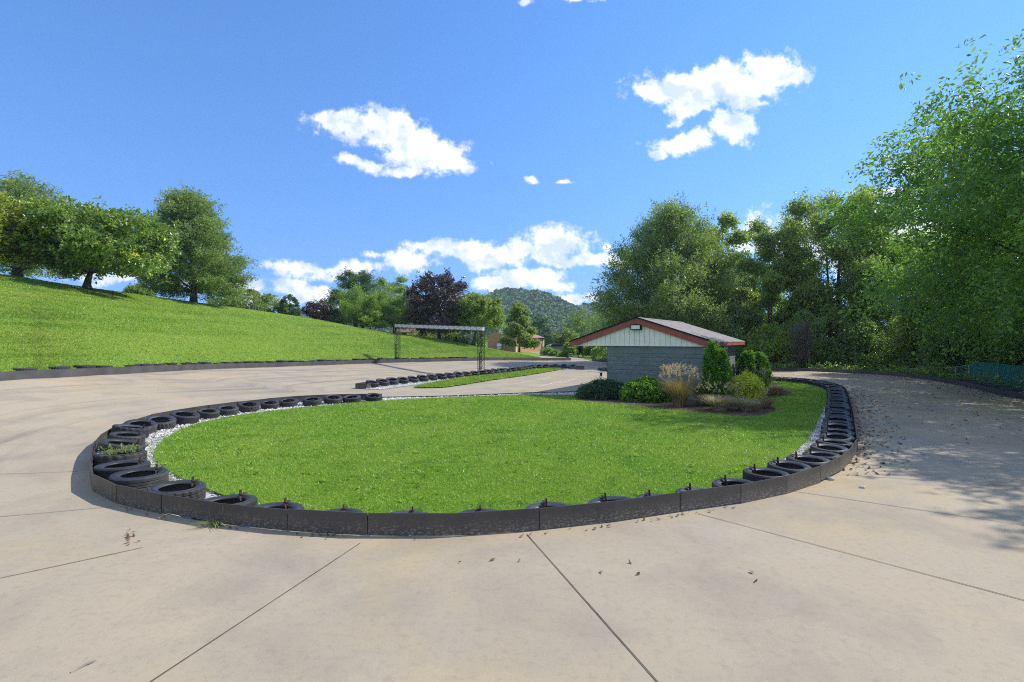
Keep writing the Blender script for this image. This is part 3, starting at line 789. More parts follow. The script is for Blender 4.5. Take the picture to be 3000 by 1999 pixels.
TY = [tyre_meshes(.325, .20, 'rib'), tyre_meshes(.31, .19, 'block'), tyre_meshes(.335, .215, 'lug'), tyre_meshes(.30, .185, 'rib')]
_u = ['first','second','third','fourth','fifth','sixth','seventh','eighth','ninth']
ORD = _u + ['tenth','eleventh','twelfth','thirteenth','fourteenth','fifteenth','sixteenth','seventeenth','eighteenth','nineteenth']
for _t, _th in (('twenty','twentieth'),('thirty','thirtieth'),('forty','fortieth'),('fifty','fiftieth'),('sixty','sixtieth')): ORD += [_th] + [_t + '-' + k for k in _u]
def tyre(pos, inward, style, label, group, tilt=(0, 0), stake=True, sc=1.0):
    t, s, k = TY[style]
    yaw = math.atan2(inward[1], inward[0]) - math.pi/2
    root = empty('tyre', pos, 0, label, 'tyre', group)
    root.rotation_euler = (tilt[0], tilt[1], yaw); root.scale = (sc, sc, sc)
    obj('tread', t, root); obj('sidewall', s, root)
    if stake: obj('stake', k, root)
    return root
def ring_spots():
    """tyre centres: on the left and front as surveyed, elsewhere spaced along the barrier"""
    px = [(858,911),(809,913.5),(765,915.5),(717,919),(663,921.5),(620,926),(571,932),(522,939),(478,946),(422,957),(368,968),(320,979),(298,989.5),(290,1003),(268,1029),(265,1050),(274,1075),(320,1094),(398,1124),(505,1146)]
    pts = [G(S(x), S(y), .2)[:2] for x, y in px]
    line = resample(offset_line(resample(RING, step=.3), RSIDE*.40), step=.05)
    d = np.hypot(line[:, 0]-pts[-1][0], line[:, 1]-pts[-1][1]); i0 = int(d.argmin())
    line2 = resample(offset_line(resample(RING, step=.3), RSIDE*.345), step=.05); line2 = resample(line2, n=len(line))
    s = i0
    while s + 17 < len(line):
        y = line[s, 1]
        gap = .93 if y < 6.6 and line[s, 0] < 3.4 else (.74 if y < 9 else .70)
        s += int(gap/.05)
        if s < len(line) - 5: pts.append(line[s] if line[s, 0] < 5 else line2[s])
    return np.array(pts)
spots = ring_spots()
# push surveyed tyres clear of the plate and of each other
lineR = resample(RING, step=.1)
RIGHT0 = int(np.argmin(np.hypot(spots[:, 0]-6.35, spots[:, 1]-9.9)))
random.seed(41)
TSTY = [{13: 1, 12: 2, 11: 0, 18: 1, 14: 0, 17: 0, 33: 2}.get(i, random.choice((0, 0, 0, 1, 3, 2))) for i in range(len(spots))]
TSC = [random.uniform(.97, 1.03)*(.93 if i < 9 else 1.05 if i < 14 else 1.12 if i < 20 else 1.06 if i < RIGHT0 - 2 else .95) for i in range(len(spots))]
TRAD = [(.325, .31, .335, .30)[a]*b for a, b in zip(TSTY, TSC)]
for it in range(60):
    for i in range(len(spots)):
        d = np.hypot(*(lineR - spots[i]).T); k = d.argmin()
        need = TRAD[i] + .02
        if d[k] < need:
            v = spots[i] - lineR[k]; v /= np.linalg.norm(v) + 1e-9
            if not inside(spots[i][:1], spots[i][1:], RING)[0]: v = -v
            spots[i] = lineR[k] + v*(need+.002)
    for i in range(len(spots)-1):
        v = spots[i+1]-spots[i]; d = np.linalg.norm(v)
        mn = TRAD[i] + TRAD[i+1] + .004
        if d < mn: spots[i+1] += v/d*(mn-d)*.5; spots[i] -= v/d*(mn-d)*.5
WEED_T = 15
nring = len(spots)
tc = np.gradient(spots, axis=0); tc /= np.linalg.norm(tc, axis=1)[:, None]
RING_T = []
for i, p in enumerate(spots):
    inw = np.array([-tc[i, 1], tc[i, 0]])*RSIDE
    near = i >= 8 and p[1] < 14
    st = TSTY[i]
    if i < WEED_T: lab = 'black tyre on white gravel, %s from the open rear left end of the lawn ring' % ORD[i]
    elif i == WEED_T: lab = 'black tyre with pale green weeds growing out of its hole, left of the lawn'
    elif i < RIGHT0: lab = 'black tyre staked inside the ring plate, %s past the weed filled tyre towards the front' % ORD[i-WEED_T-1]
    elif i == RIGHT0: lab = 'black tyre in the sharp right hand bend of the lawn ring'
    else: lab = 'black tyre, %s past the sharp right hand bend of the ring towards the woods' % ORD[i-RIGHT0-1]
    random.seed(1000 + i); tilt = (random.uniform(-.06, .04), random.uniform(-.06, .06))
    z = .022
    if i < 15: tilt = (random.uniform(-.24, -.12), random.uniform(-.05, .08)); z = .03
    if i in (10, 11): tilt = (-.20, .14)
    if i > RIGHT0: tilt = (random.uniform(-.05, .03), random.uniform(-.12, -.04)); z = .04
    RING_T.append(tyre((p[0], p[1], z + float(dip(p[0], p[1])[0]) + .325*max(abs(tilt[0]), abs(tilt[1]))*.5), inw, st, lab, 'tyres inside the lawn ring barrier', tilt, sc=TSC[i]))
# island tyres
wl = resample(offset_line(resample(WEDGE[2:-2], step=.2), WSIDE*.42), step=.74)
wt = np.gradient(wl, axis=0); wt /= np.linalg.norm(wt, axis=1)[:, None]
nw = len(wl)
for i, p in enumerate(wl):
    if i == 0 or i >= nw-1: continue
    inw = np.array([-wt[i, 1], wt[i, 0]])*WSIDE
    if np.hypot(p[0]+1.95, p[1]-32.3) < .45: continue
    lab = 'black tyre leaning on the island barrier, %s from its near left end' % ORD[i-1]
    tyre((p[0], p[1], .09), inw, random.choice((0, 0, 1, 3)), lab, 'tyres along the island barrier', (random.uniform(-.36, -.22), random.uniform(-.05, .1)), stake=i % 2 == 0)
# tyres on the bank behind the outer barrier: those the photo shows above the plate
ol = resample(offset_line(resample(OUTc, step=.2), .42), step=.1)
ol = ol[(ol[:, 1] > 14.0) & (ol[:, 1] < 46)]
ss = 0; k = 0
while ss < len(ol):
    p = ol[ss]; z = float(dist_poly(np.array([p[0]]), np.array([p[1]]), OUT)[2][0])
    if k < 42:
        tyre((p[0], p[1], z + .12 + random.uniform(-.01, .05)), (-1, .1), random.choice((0, 0, 1, 3)), 'black tyre on the bank edge behind the outer barrier, %s counted from the left' % ORD[k], 'tyres on the bank behind the outer barrier', (random.uniform(-.05, .05), random.uniform(-.03, .1)), stake=False)
    k += 1; ss += int(random.choice((7.5, 9, 11, 13) if p[1] < 26 else (7, 8, 9)))
rl = resample(offset_line(resample(ROUTc, step=.2), -.5), step=.9)
rl = rl[(rl[:, 1] > 17) & (rl[:, 1] < 29)]
for i, p in enumerate(rl):
    if i >= 10: break
    tyre((p[0], p[1], .05), (1, -.2), random.choice((0, 1)), 'black tyre behind the woodland barrier, %s from the right end of the green fence' % ORD[i], 'tyres behind the woodland barrier', stake=False)

# ------------------------------------------------------------------ joints, markings, slot strip
def ground_strip(mb, pts, w, dz):
    pts = resample(np.array([p[:2] for p in pts]), step=.3)
    t = np.gradient(pts, axis=0); t /= np.linalg.norm(t, axis=1)[:, None]; n = np.stack([-t[:, 1], t[:, 0]], axis=1)
    wv = w*(.75 + .5*RNG.random(len(pts)))[:, None] if w < .05 else np.full((len(pts), 1), w)
    A = pts + n*wv/2; B = pts - n*wv/2
    zz = zf(pts[:, 0], pts[:, 1])
    # follow the gently banked slab
    v = np.vstack([np.column_stack([A, zz + dz]), np.column_stack([B, zz + dz])]); m = len(pts)
    mb.add(v, [(k, k+1, m+k+1, m+k) for k in range(m-1)])
def GZ(px, py):
    z = 0.0
    for _ in range(12):
        p = G(px, py, z); z = .5*z + .5*zone(p[0], p[1])
    return G(px, py, z)
jm = MB()
for a, b in [((1056,1592),(380,2040)),((1544,1567),(1962,2040)),((2045,1506),(3060,1776)),((2290,1435),(3060,1549)),((2466,1392),(3060,1431)),((420,1605),(-60,1708)),((330,1485),(-60,1520)),((228,1382),(-60,1391))]:
    ground_strip(jm, [GZ(*a), GZ(*b)], .0095, .006)
tag(jm.build('slab_joint', MAT['joint']), kind='structure')
pm = MB()
for a, b in [((1500,1128),(1576,1134)),((1576,1134),(1645,1117)),((1505,1126.5),(1612,1106.5)),((1632,1124),(1690,1110))]:
    ground_strip(pm, [G(*a), G(*b)], .075, .006)
tag(pm.build('parking_line', MAT['white_paint']), kind='structure')

# ------------------------------------------------------------------ truss gantry
def truss(a, b, w, nb, r, mb):
    a = np.array(a, float); b = np.array(b, float); d = b-a; L = np.linalg.norm(d); d /= L
    up = np.array([0,0,1.0]) if abs(d[2]) < .9 else np.array([GDIR[0], GDIR[1], 0])
    x = np.cross(d, up); x /= np.linalg.norm(x); y = np.cross(x, d)
    cor = [x*sx*w/2 + y*sy*w/2 for sx, sy in ((-1,-1),(1,-1),(1,1),(-1,1))]
    for c in cor: mb.tube([a+c, b+c], r, 6)
    for k in range(nb + 1):
        q = a + d*L*k/nb
        for i in range(4): mb.bar(q+cor[i], q+cor[(i+1) % 4], r*1.1)
        if k < nb:
            q2 = a + d*L*(k+1)/nb
            for i in range(4):
                j = (i+1) % 4
                mb.bar(q+cor[i], q2+cor[j], r*.8)
                if i % 2 == 0: mb.bar(q+cor[j], q2+cor[i], r*.8)
TL = np.array([-8.95, 40.0, .50]); TR = np.array([-1.98, 32.7, .05])
GDIR = (TR-TL)[:2]/np.linalg.norm((TR-TL)[:2])
tz1, tz2 = 2.25 + 46*40/1500, 2.25 + 39*32.7/1500
MAT['cover'] = simple_mat('grey_plastic_cover', (.74, .75, .79), .45, .4, .12, 3, .1)
root = empty('truss_gantry', (*(TL*.5+TR*.5)[:2], 0), 0, 'black square truss gantry with a silver covered beam spanning the track', 'gantry')
o0 = np.array(root.location)
for e, zt in ((TL, tz1), (TR, tz2)):
    mb = MB(); truss(e - o0, np.array([e[0], e[1], zt-.36]) - o0, .30, 8, .017, mb); post = mb.build('post', MAT['black_metal'], root)
    bb = MB(); bb.box((e-o0) + np.array([0, 0, -.0]), (.62, .62, .16)); bb.build('base_block', MAT['black_metal'], post)
    pn = MB(); pn.bar((e-o0) + np.array([-.09, -.17, .1]), (e-o0) + np.array([-.09, -.17, 1.35]), .07, .05); pn.build('cable_duct', MAT['black_metal'], post)
mb = MB(); ea = np.array([TL[0], TL[1], tz1-.18]) - o0; eb_ = np.array([TR[0], TR[1], tz2-.18]) - o0; dd = (eb_-ea)/np.linalg.norm(eb_-ea)
truss(ea - dd*.3, eb_ + dd*.3, .32, 18, .016, mb); beam = mb.build('beam', MAT['black_metal'], root)
cb_ = MB(); cb_.bar(ea - dd*.25, eb_ + dd*.25, .20, .22); cb_.build('beam_cover', MAT['cover'], beam)

# ------------------------------------------------------------------ block house
MAT['wall'] = simple_mat('grey_green_block_paint', (.18, .215, .205), .75, .25, .12, 2.5, .25)
MAT['red'] = simple_mat('red_fascia_paint', (.33, .085, .06), .6, .35, .18, 3, .1)
MAT['siding'] = simple_mat('cream_siding', (.86, .82, .68), .6, .3, .06, 3, .1)
MAT['dark'] = simple_mat('dark_gap', (.02, .02, .02), .9, .1, .2, 3, .1)
MAT['lens'] = simple_mat('frosted_lens', (.75, .76, .76), .3, .5, .05, 8, .05)
def shingle_mat():
    m, nt, out = new_mat('roof_shingles'); p = obj_co(nt)
    br = N(nt, 'ShaderNodeTexBrick'); br.inputs['Scale'].default_value = 1; br.inputs['Brick Width'].default_value = .3; br.inputs['Row Height'].default_value = .14; br.inputs['Mortar Size'].default_value = .008
    br.inputs['Color1'].default_value = (.21, .19, .172, 1); br.inputs['Color2'].default_value = (.31, .283, .258, 1); br.inputs['Mortar'].default_value = (.10, .095, .09, 1)
    nt.links.new(mapping(nt, p, (1, 1.05, 1), (0, 0, R(90))), br.inputs['Vector'])
    n1 = noise(nt, p, 2, 5); n2 = noise(nt, p, 80, 3)
    c = mix(nt, ramp(nt, n1, [(.35, 0.0), (.7, .6)]), br.outputs['Color'], (.29, .275, .255))
    h = math_(nt, 'ADD', br.outputs['Fac'], math_(nt, 'MULTIPLY', n2, -.8))
    principled(nt, out, c, .9, .2, h, -.5, .015); return m
MAT['shingle'] = shingle_mat()
HO = np.array([7.07, 18.0, 0]); gdir = np.array([-.84, .5426]); HA = math.atan2(gdir[1], gdir[0])
# local axes: x along the gable to the left, y into the picture along the ridge is -Y' of a rotation; build with explicit frame
sdir = np.array([.5426, .84])
house = empty('block_house', HO, 0, 'small grey green block house with red edged gable roof beside the lawn', 'house')
def HL(t, s, z): return np.array([gdir[0]*t + sdir[0]*s, gdir[1]*t + sdir[1]*s, z])
HM = np.array([[gdir[0], sdir[0], 0], [gdir[1], sdir[1], 0], [0, 0, 1]])
GW, GLn, EZ, RZ = 5.53, 6.6, 2.02, 3.03
def hbox(mb, t0, t1, s0, s1, z0, z1): mb.box(HL((t0+t1)/2, (s0+s1)/2, (z0+z1)/2), (t1-t0, s1-s0, z1-z0), HM)
W0, W1, WS0, WS1 = .30, 4.02, .12, 6.3
wb = MB(); hbox(wb, W0+.03, W1-.03, WS0+.03, WS1-.03, 0, 2.0); hbox(wb, W0, W1, WS0, WS1, 0, .88); hbox(wb, W0, W1, WS0, WS1, 1.71, 2.0)
wall = wb.build('wall', MAT['wall'], house)
def split_face():
    rg = np.random.default_rng(5); vs, fs, n = [], [], 0
    def block(org, ux, out, w, h):
        nonlocal n
        nx, ny = 12, 6; bulge = rg.random()*.012
        g = np.zeros((ny, nx, 3))
        for a in range(ny):
            for b in range(nx):
                ed = a in (0, ny-1) or b in (0, nx-1)
                d = .004 + .006*rg.random() if ed else .004 + bulge*.7 + rg.random()*.019
                g[a, b] = org + ux*(w*b/(nx-1)) + np.array([0, 0, h*a/(ny-1)]) + out*d
        vs.append(g.reshape(-1, 3))
        for a in range(ny-1):
            for b in range(nx-1): i = n + a*nx + b; fs.append((i, i+1, i+nx+1, i+nx))
        n += nx*ny
    ch = .166
    for c in range(5):
        z = .88 + c*ch
        for (t0, t1, sfix, front) in ((W0, W1, WS0, True), (WS0, WS1, W0, False), (WS0, WS1, W1, None)):
            x = t0 - (.17 if c % 2 else 0)
            while x < t1 - .02:
                a, b = max(x, t0) + .002, min(x+.34, t1) - .002
                if b - a > .03:
                    if front: block(HL(b, sfix+.028, z+.002), -np.array([*gdir, 0]), -np.array([*sdir, 0]), b-a, ch-.004)
                    elif front is False: block(HL(sfix+.028, a, z+.002), np.array([*sdir, 0]), -np.array([*gdir, 0]), b-a, ch-.004)
                    else: block(HL(sfix-.028, b, z+.002), -np.array([*sdir, 0]), np.array([*gdir, 0]), b-a, ch-.004)
                x += .34
    o = obj('rough_block_band', make_mesh('rough_block_band', np.vstack(vs), fs, MAT['wall']), wall)
split_face()
# gable siding: separate vertical boards over a dark backing
sb = MB(); nB = 27
def roofz(t): return RZ - .17 - abs(t - GW/2)*(RZ - EZ - .13)/(GW/2)
bk = MB(); bk.prism([HL(.25, .1, EZ), HL(GW-.25, .1, EZ), HL(GW-.25, .1, EZ+.02), HL(GW/2, .1, RZ-.1), HL(.25, .1, EZ+.02)], HL(0, .02, 0)); 
for k in range(nB):
    a = .12 + k*(GW-.24)/nB + .006; b = .12 + (k+1)*(GW-.24)/nB - .006
    sb.prism([HL(a, .035, EZ), HL(b, .035, EZ), HL(b, .035, max(roofz(b), EZ+.03)), HL(a, .035, max(roofz(a), EZ+.03))], HL(0, .045, 0))
gs = sb.build('gable_siding', MAT['siding'], house); bk.build('siding_backing', MAT['dark'], gs)
tr = MB(); hbox(tr, .1, GW-.1, .01, .10, EZ-.035, EZ-.002); tr.build('siding_trim', MAT['siding'], gs)
# soffit and roof
rb = MB(); pitch = (RZ-EZ-.1)/(GW/2)
ez = EZ + .10
for sgn in (0, 1):
    e = -.06 if sgn == 0 else GW + .06
    rb.prism([HL(e, -.07, ez), HL(e, GLn, ez), HL(GW/2, GLn, RZ+.015), HL(GW/2, -.07, RZ+.015)], (0, 0, .035))
roof = rb.build('roof', MAT['shingle'], house)
cp = MB()
for a, b in ((-.08, 1.7), (1.72, 3.4), (3.42, 5.0), (5.02, GLn+.01)): cp.prism([HL(GW/2-.14, a, RZ+.01), HL(GW/2, a, RZ+.065), HL(GW/2+.14, a, RZ+.01)], HL(0, b-a, 0))
cp.build('ridge_cap', MAT['shingle'], roof)
de = MB()
for sgn in (0, 1):
    e = -.07 if sgn == 0 else GW + .07
    de.bar(HL(e, -.075, ez+.03), HL(GW/2, -.075, RZ+.05), .02, .05)
de.build('drip_edge', MAT['dark'], roof)
for sgn in (0, 1):
    e = -.05 if sgn == 0 else GW + .05; e2 = .24 if sgn == 0 else GW - .24
    for s0 in (-.05, GLn-.06):
        rk = MB(); mid = GW/2 + (-.001 if sgn == 0 else .001)
        rk.prism([HL(e, s0, ez-.002), HL(e, s0, EZ-.03), HL(e2, s0, EZ-.03), HL(mid, s0, RZ-.2), HL(mid, s0, RZ+.01)], HL(0, .045, 0)); rk.build('rake_board', MAT['red'], house)
ff = MB(); hbox(ff, -.05, -.01, .0, GLn-.07, EZ-.02, ez-.004); hbox(ff, GW+.01, GW+.05, .0, GLn-.07, EZ-.02, ez-.004); ff.build('eave_board', MAT['red'], house)
sf = MB(); hbox(sf, .0, W0-.002, .12, GLn-.08, EZ-.012, EZ+.0); hbox(sf, W1+.002, GW, .12, GLn-.08, EZ-.012, EZ+.0); sf.build('soffit', MAT['siding'], house)
fl = MB(); hbox(fl, GW/2-.2, GW/2+.2, -.13, .03, 2.60, 2.80); fo = fl.build('floodlight', MAT['dark'], house)
fl = MB(); hbox(fl, GW/2-.165, GW/2+.165, -.138, -.131, 2.63, 2.77); fl.build('lens', MAT['lens'], fo)
vt = MB(); hbox(vt, W0-.02, W0+.01, 3.9, 4.3, 1.80, 1.93); vt.build('vent', MAT['siding'], house)

# ------------------------------------------------------------------ foliage engine
def norm(v): return v / (np.linalg.norm(v, axis=-1, keepdims=True) + 1e-9)
def leaf_arrays(c, d, L, nl, ll, lw, droop, rg, upb=.7, spread=.9, tb=None):
    """sprays: c (K,3) start, d (K,3) direction; nl leaves along each drooping twig"""
    K = len(c); t = rg.random((K, nl)); Lk = L*(.6 + .8*rg.random((K, 1)))
    p = c[:, None, :] + d[:, None, :]*(Lk*t)[..., None]; p[..., 2] -= droop*(Lk*t*t)
    p = p + rg.normal(size=(K, nl, 3))*L*.10
    tan = d[:, None, :] + np.array([0, 0, -1.0])*(2*droop*t)[..., None]
    a = norm(norm(tan) + spread*rg.normal(size=(K, nl, 3)) + np.array([0, 0, -.35*droop]))
    n = norm(np.array([0, 0, upb]) + .75*rg.normal(size=(K, nl, 3)))
    s = norm(np.cross(a, n)); n2 = np.cross(s, a)
    sz = (.65 + .7*rg.random((K, nl)))[..., None]
    v0 = p; v1 = p + a*ll*.45*sz + s*lw*.5*sz + n2*lw*.12; v2 = p + a*ll*sz - n2*ll*.08; v3 = p + a*ll*.45*sz - s*lw*.5*sz + n2*lw*.12
    v = np.stack([v0, v1, v2, v3], axis=2).reshape(-1, 3)
    f = np.arange(len(v)).reshape(-1, 4)
    tk = tb if tb is not None else rg.random(K)
    tint = np.clip(.6*tk[:, None] + .55*rg.random((K, nl)) - .07, 0, .999).ravel()
    return v, f, tint
def env(profile, h): return np.interp(h, [p[0] for p in profile], [p[1] for p in profile])

def plant(name, label, cat, base, H, Rx, profile, lm, K=1200, nl=12, L=.8, ll=.15, lw=.07, droop=.3, clumps=45, csize=.16, trunk_r=.18, tmat='bark', z0=.12, off=(0, 0),
          group=None, seed=1, boughs=None, upright=.25, surface=.55, multi=1, limbs=True, flat=1.0, trunk_top=.85, lean=(0, 0), spread=.9, trunk_h=None, sprayin=0.0, Ry=None, loc=True):
    rg = np.random.default_rng(seed); base = np.array(base, float); Ry = Ry or Rx
    if cat == 'tree' and base[1] > 20: K = int(K*1.55); csize *= 1.25; ll *= 1.12; lw *= 1.12; clumps = int(clumps*1.25)
    # clump centres through the crown envelope
    ch = z0 + (1-z0)*rg.random(clumps*6); w = env(profile, ch); ch = ch[rg.random(len(ch)) < (w/max(w.max(), 1e-6))][:clumps]
    m = len(ch); a = (np.arange(m)*2.39996 + rg.random(m)*.8); rr = env(profile, ch)*(surface + (1-surface)*rg.random(m))*(.86 + .24*rg.random(m))
    C = np.column_stack([np.cos(a)*rr*Rx + off[0] + lean[0]*ch, np.sin(a)*rr*Ry + off[1] + lean[1]*ch, ch*H])
    BC = None
    if boughs is None and cat == 'tree': boughs = max(8, int(clumps*.30))
    if boughs:
        th0 = (trunk_h or trunk_top*H); BC, CP, CD, CW = [], [], [], []
        for q in range(boughs):
            he = z0 + (.965 - z0)*(((q + .5)/boughs)**.85); az_ = q*2.39996 + rg.normal()*.25
            re = max(float(env(profile, min(he, 1.0))), .06)*(.74 + .36*rg.random())
            e = np.array([np.cos(az_)*re*Rx + off[0] + lean[0]*he, np.sin(az_)*re*Ry + off[1] + lean[1]*he, he*H])
            ha = min(max(he*H - re*Rx*(.35 + .45*upright + .25*rg.random()), .5*z0*H + .05*H), th0*.96)
            a0 = np.array([off[0]*(ha/th0)**1.5*.8 + lean[0]*ha/H, lean[1]*ha/H, ha]); md = a0*.45 + e*.55 + np.array([0, 0, .10*re*Rx*rg.random()])
            t5 = np.linspace(0, 1, 6)[:, None]; tq5 = t5*.9; cv = a0*(1-tq5)**2 + 2*md*tq5*(1-tq5) + e*tq5**2; BC.append((cv, ha/th0))
            ax_ = norm(e - a0); sd_ = norm(np.cross(ax_, [0, 0, 1.0]))
            for fq in (.38, .55, .7, .82, .92, 1.0):
                p0 = a0*(1-fq)**2 + 2*md*fq*(1-fq) + e*fq**2; lat = .20*re*Rx*(1.1 - fq)
                for sg_ in ((-1, 1) if fq < .95 else (0,)):
                    p1 = p0 + sd_*sg_*lat*(.5 + rg.random()) + np.array([0, 0, .06*re*Rx*rg.normal()])
                    CP.append(p1); CD.append(norm(ax_*1.0 + sd_*sg_*.6 + np.array([0, 0, .25*upright]))); CW.append((.55 + .6*fq + (.7 if fq > .9 else 0))*(re*Rx)**.8)
        CP = np.array(CP); CD = np.array(CD); CW = np.array(CW)/sum(CW)
        k = rg.choice(len(CP), K, p=CW); m = len(CP); sg = csize*max(Rx, .3)*.62
        c = CP[k] + rg.normal(size=(K, 3))*np.array([sg, sg, sg*.7*flat]); c[:, 2] = np.maximum(c[:, 2], z0*H*.6)
        d = norm(CD[k] + .45*rg.normal(size=(K, 3)) + np.array([0, 0, .35*upright]))
    else:
        k = rg.integers(0, m, K)
        sg = csize*max(Rx, .3); kr = rg.random(m)[k]
        c = C[k] + rg.normal(size=(K, 3))*np.array([sg, sg, sg*.75*flat])
        # keep the outline: pull strays back
        hh = np.clip(c[:, 2]/H, z0*.7, .995); ax = np.column_stack([off[0] + lean[0]*hh, off[1] + lean[1]*hh]); q = c[:, :2]-ax
        rad = np.hypot(q[:, 0]/Rx, q[:, 1]/Ry); lim = np.maximum(env(profile, hh), .03)*(.84 + .32*kr + .08*rg.random(K)); sc = np.minimum(1, lim/np.maximum(rad, 1e-6))
        c[:, :2] = ax + q*sc[:, None]; c[:, 2] = hh*H
        d = np.column_stack([q[:, 0], q[:, 1], np.zeros(K)]); d = norm(d) * (1 - upright*.7)
        d[:, 2] += upright + .25*(hh - .5); d = norm(d + .5*rg.normal(size=(K, 3)))
    c = c - d*L*.55
    tb = np.clip(.5*rg.random(m)[k] + .5*rg.random(K), 0, 1)
    v, f, tint = leaf_arrays(c, d, L, nl, ll, lw, droop, rg, tb=tb, spread=spread)
    if label is None and cat is None: root = None
    root = empty(name, base, 0, label, cat, group)
    obj('crown', make_mesh(name + '_crown', v, f, lm, tint=tint), root)
    mb = MB()
    for j in range(multi):
        ang = j*6.283/max(multi, 1) + rg.random(); sp = 0 if multi == 1 else .16*Rx
        th = (trunk_h or trunk_top*H); n = 8; tt = np.linspace(0, 1, n)
        pts = np.column_stack([lean[0]*tt*th/H + off[0]*tt**1.5*.8 + np.cos(ang)*sp*(tt**.8 + .15*(multi > 1)) + rg.normal(size=n)*.012*H*tt*(1-tt)*2, lean[1]*tt*th/H + off[1]*tt**1.5*.8 + np.sin(ang)*sp*(tt**.8 + .15*(multi > 1)), tt*th - .06])
        rad = trunk_r*(1 - .88*tt)/math.sqrt(multi); rad[0] *= 1.35
        mb.tube(pts, rad, 8)
        if limbs and BC is not None:
            for cv, tq in BC[j::multi]:
                cv = cv.copy(); s0 = np.array([np.interp(tq, tt, pts[:, q_]) for q_ in range(3)]); cv += (s0 - cv[0])*np.linspace(1, 0, 6)[:, None]
                r0 = max(trunk_r*.36*(1 - .65*tq)/math.sqrt(multi), .012); mb.tube(cv, np.linspace(1, 0, 6)**1.3*(r0 - .006) + .006, 5, cap=False)
        elif limbs:
            mine = range(j, m, multi)
            for i in mine:
                zc = C[i, 2]; hz = min(max(zc*(.42 + .3*rg.random()), z0*H*.45), th*.93); tq = hz/th
                s0 = np.array([np.interp(tq, tt, pts[:, q_]) for q_ in range(3)])
                e = C[i]; mid = s0*.5 + e*.5 + np.array([0, 0, -.06*H*rg.random() + .02*H]); b = np.linspace(0, 1, 5)[:, None]
                cv = s0*(1-b)**2 + 2*mid*b*(1-b) + e*b**2
                r0 = max(trunk_r*.42*(1 - .7*tq)/math.sqrt(multi), .012)
                mb.tube(cv, np.linspace(r0, max(r0*.22, .006), 5), 5, cap=False)
    mb.build('trunk', MAT[tmat], root, smooth=True)
    return root

GWEED = leaf_mat('lawn_weed_leaf', (.16, .32, .03), (.36, .52, .07), trans=.4)
MAT['lens_white'] = simple_mat('fleck_white', (.8, .8, .74), .8, .2, .05)
lawn_weeds()
LM = {}
LM['oak'] = leaf_mat('oak_leaf', (0.078, 0.143, 0.049), (0.383, 0.490, 0.181), trans=.5, rough=.36, spec=.5)
LM['dogwood'] = leaf_mat('dogwood_leaf', (0.085, 0.161, 0.033), (0.342, 0.469, 0.108), (0.746, 0.738, 0.098), .09, rough=.34, spec=.6)
LM['yellowing'] = leaf_mat('yellowing_leaf', (0.124, 0.189, 0.030), (0.493, 0.532, 0.083), (0.751, 0.758, 0.090), .16, rough=.34, spec=.6)
LM['dark'] = leaf_mat('dark_leaf', (0.035, 0.083, 0.041), (0.155, 0.243, 0.112), trans=.5, rough=.36, spec=.5)
LM['pale'] = leaf_mat('pale_leaf', (0.097, 0.179, 0.043), (0.384, 0.525, 0.134), trans=.5, rough=.36, spec=.5)
LM['purple'] = leaf_mat('plum_leaf', (0.034, 0.027, 0.035), (0.180, 0.143, 0.140), (0.338, 0.281, 0.229), .08, trans=.2, rough=.34, spec=.6)
LM['mid'] = leaf_mat('mid_leaf', (0.092, 0.162, 0.043), (0.439, 0.536, 0.157), trans=.5, rough=.34, spec=.6)
LM['ash'] = leaf_mat('ash_leaf', (0.064, 0.151, 0.032), (0.320, 0.536, 0.112), (0.576, 0.624, 0.121), .05, trans=.5, rough=.34, spec=.6)
LM['walnut'] = leaf_mat('walnut_leaf', (0.106, 0.180, 0.049), (0.480, 0.594, 0.200), trans=.5, rough=.34, spec=.6)
LM['under'] = leaf_mat('undergrowth_leaf', (0.070, 0.153, 0.043), (0.399, 0.565, 0.179), (0.668, 0.724, 0.151), .05, trans=.5, rough=.34, spec=.6)
LM['yellowgreen'] = leaf_mat('yellow_green_leaf', (0.096, 0.178, 0.030), (0.428, 0.589, 0.117), trans=.5, rough=.36, spec=.5)
LM['juniper'] = leaf_mat('juniper_leaf', (0.029, 0.074, 0.043), (0.129, 0.228, 0.124), trans=.5, rough=.36, spec=.5)
LM['boxwood'] = leaf_mat('boxwood_leaf', (0.074, 0.164, 0.018), (0.333, 0.570, 0.066), trans=.5, rough=.34, spec=.6)
LM['cypress'] = leaf_mat('cypress_leaf', (0.044, 0.134, 0.022), (0.238, 0.466, 0.066), trans=.5, rough=.36, spec=.5)
LM['gold'] = leaf_mat('gold_leaf', (0.444, 0.502, 0.033), (0.800, 0.800, 0.122), trans=.5, rough=.36, spec=.5)

OVAL = [(0, .35), (.15, .75), (.4, 1), (.65, .9), (.85, .6), (1, .12)]
EGG = [(.0, .62), (.12, .92), (.28, 1), (.5, .85), (.7, .62), (.88, .34), (1, .06)]
UMB = [(.1, .45), (.3, .86), (.5, 1), (.7, .9), (.87, .6), (1, .12)]
DOME = [(0, .85), (.3, 1), (.6, .88), (.85, .55), (1, .1)]
CONE = [(0, .95), (.12, 1), (.4, .8), (.7, .5), (.9, .2), (1, .04)]
VASE = [(.1, .25), (.35, .62), (.6, .95), (.8, 1), (.93, .7), (1, .3)]
TALL = [(.05, .55), (.3, .85), (.6, 1), (.8, .8), (.93, .45), (1, .08)]

def by_px(px, py, d): return P(px, py, d)
def hz(px, d, extra=0.0):
    x = (px-CX)*d/F; return np.array([x, d, hill_z(x, d) + extra])
def sized(top_py, d, z): return EYE + (HY - top_py)*d/F - z

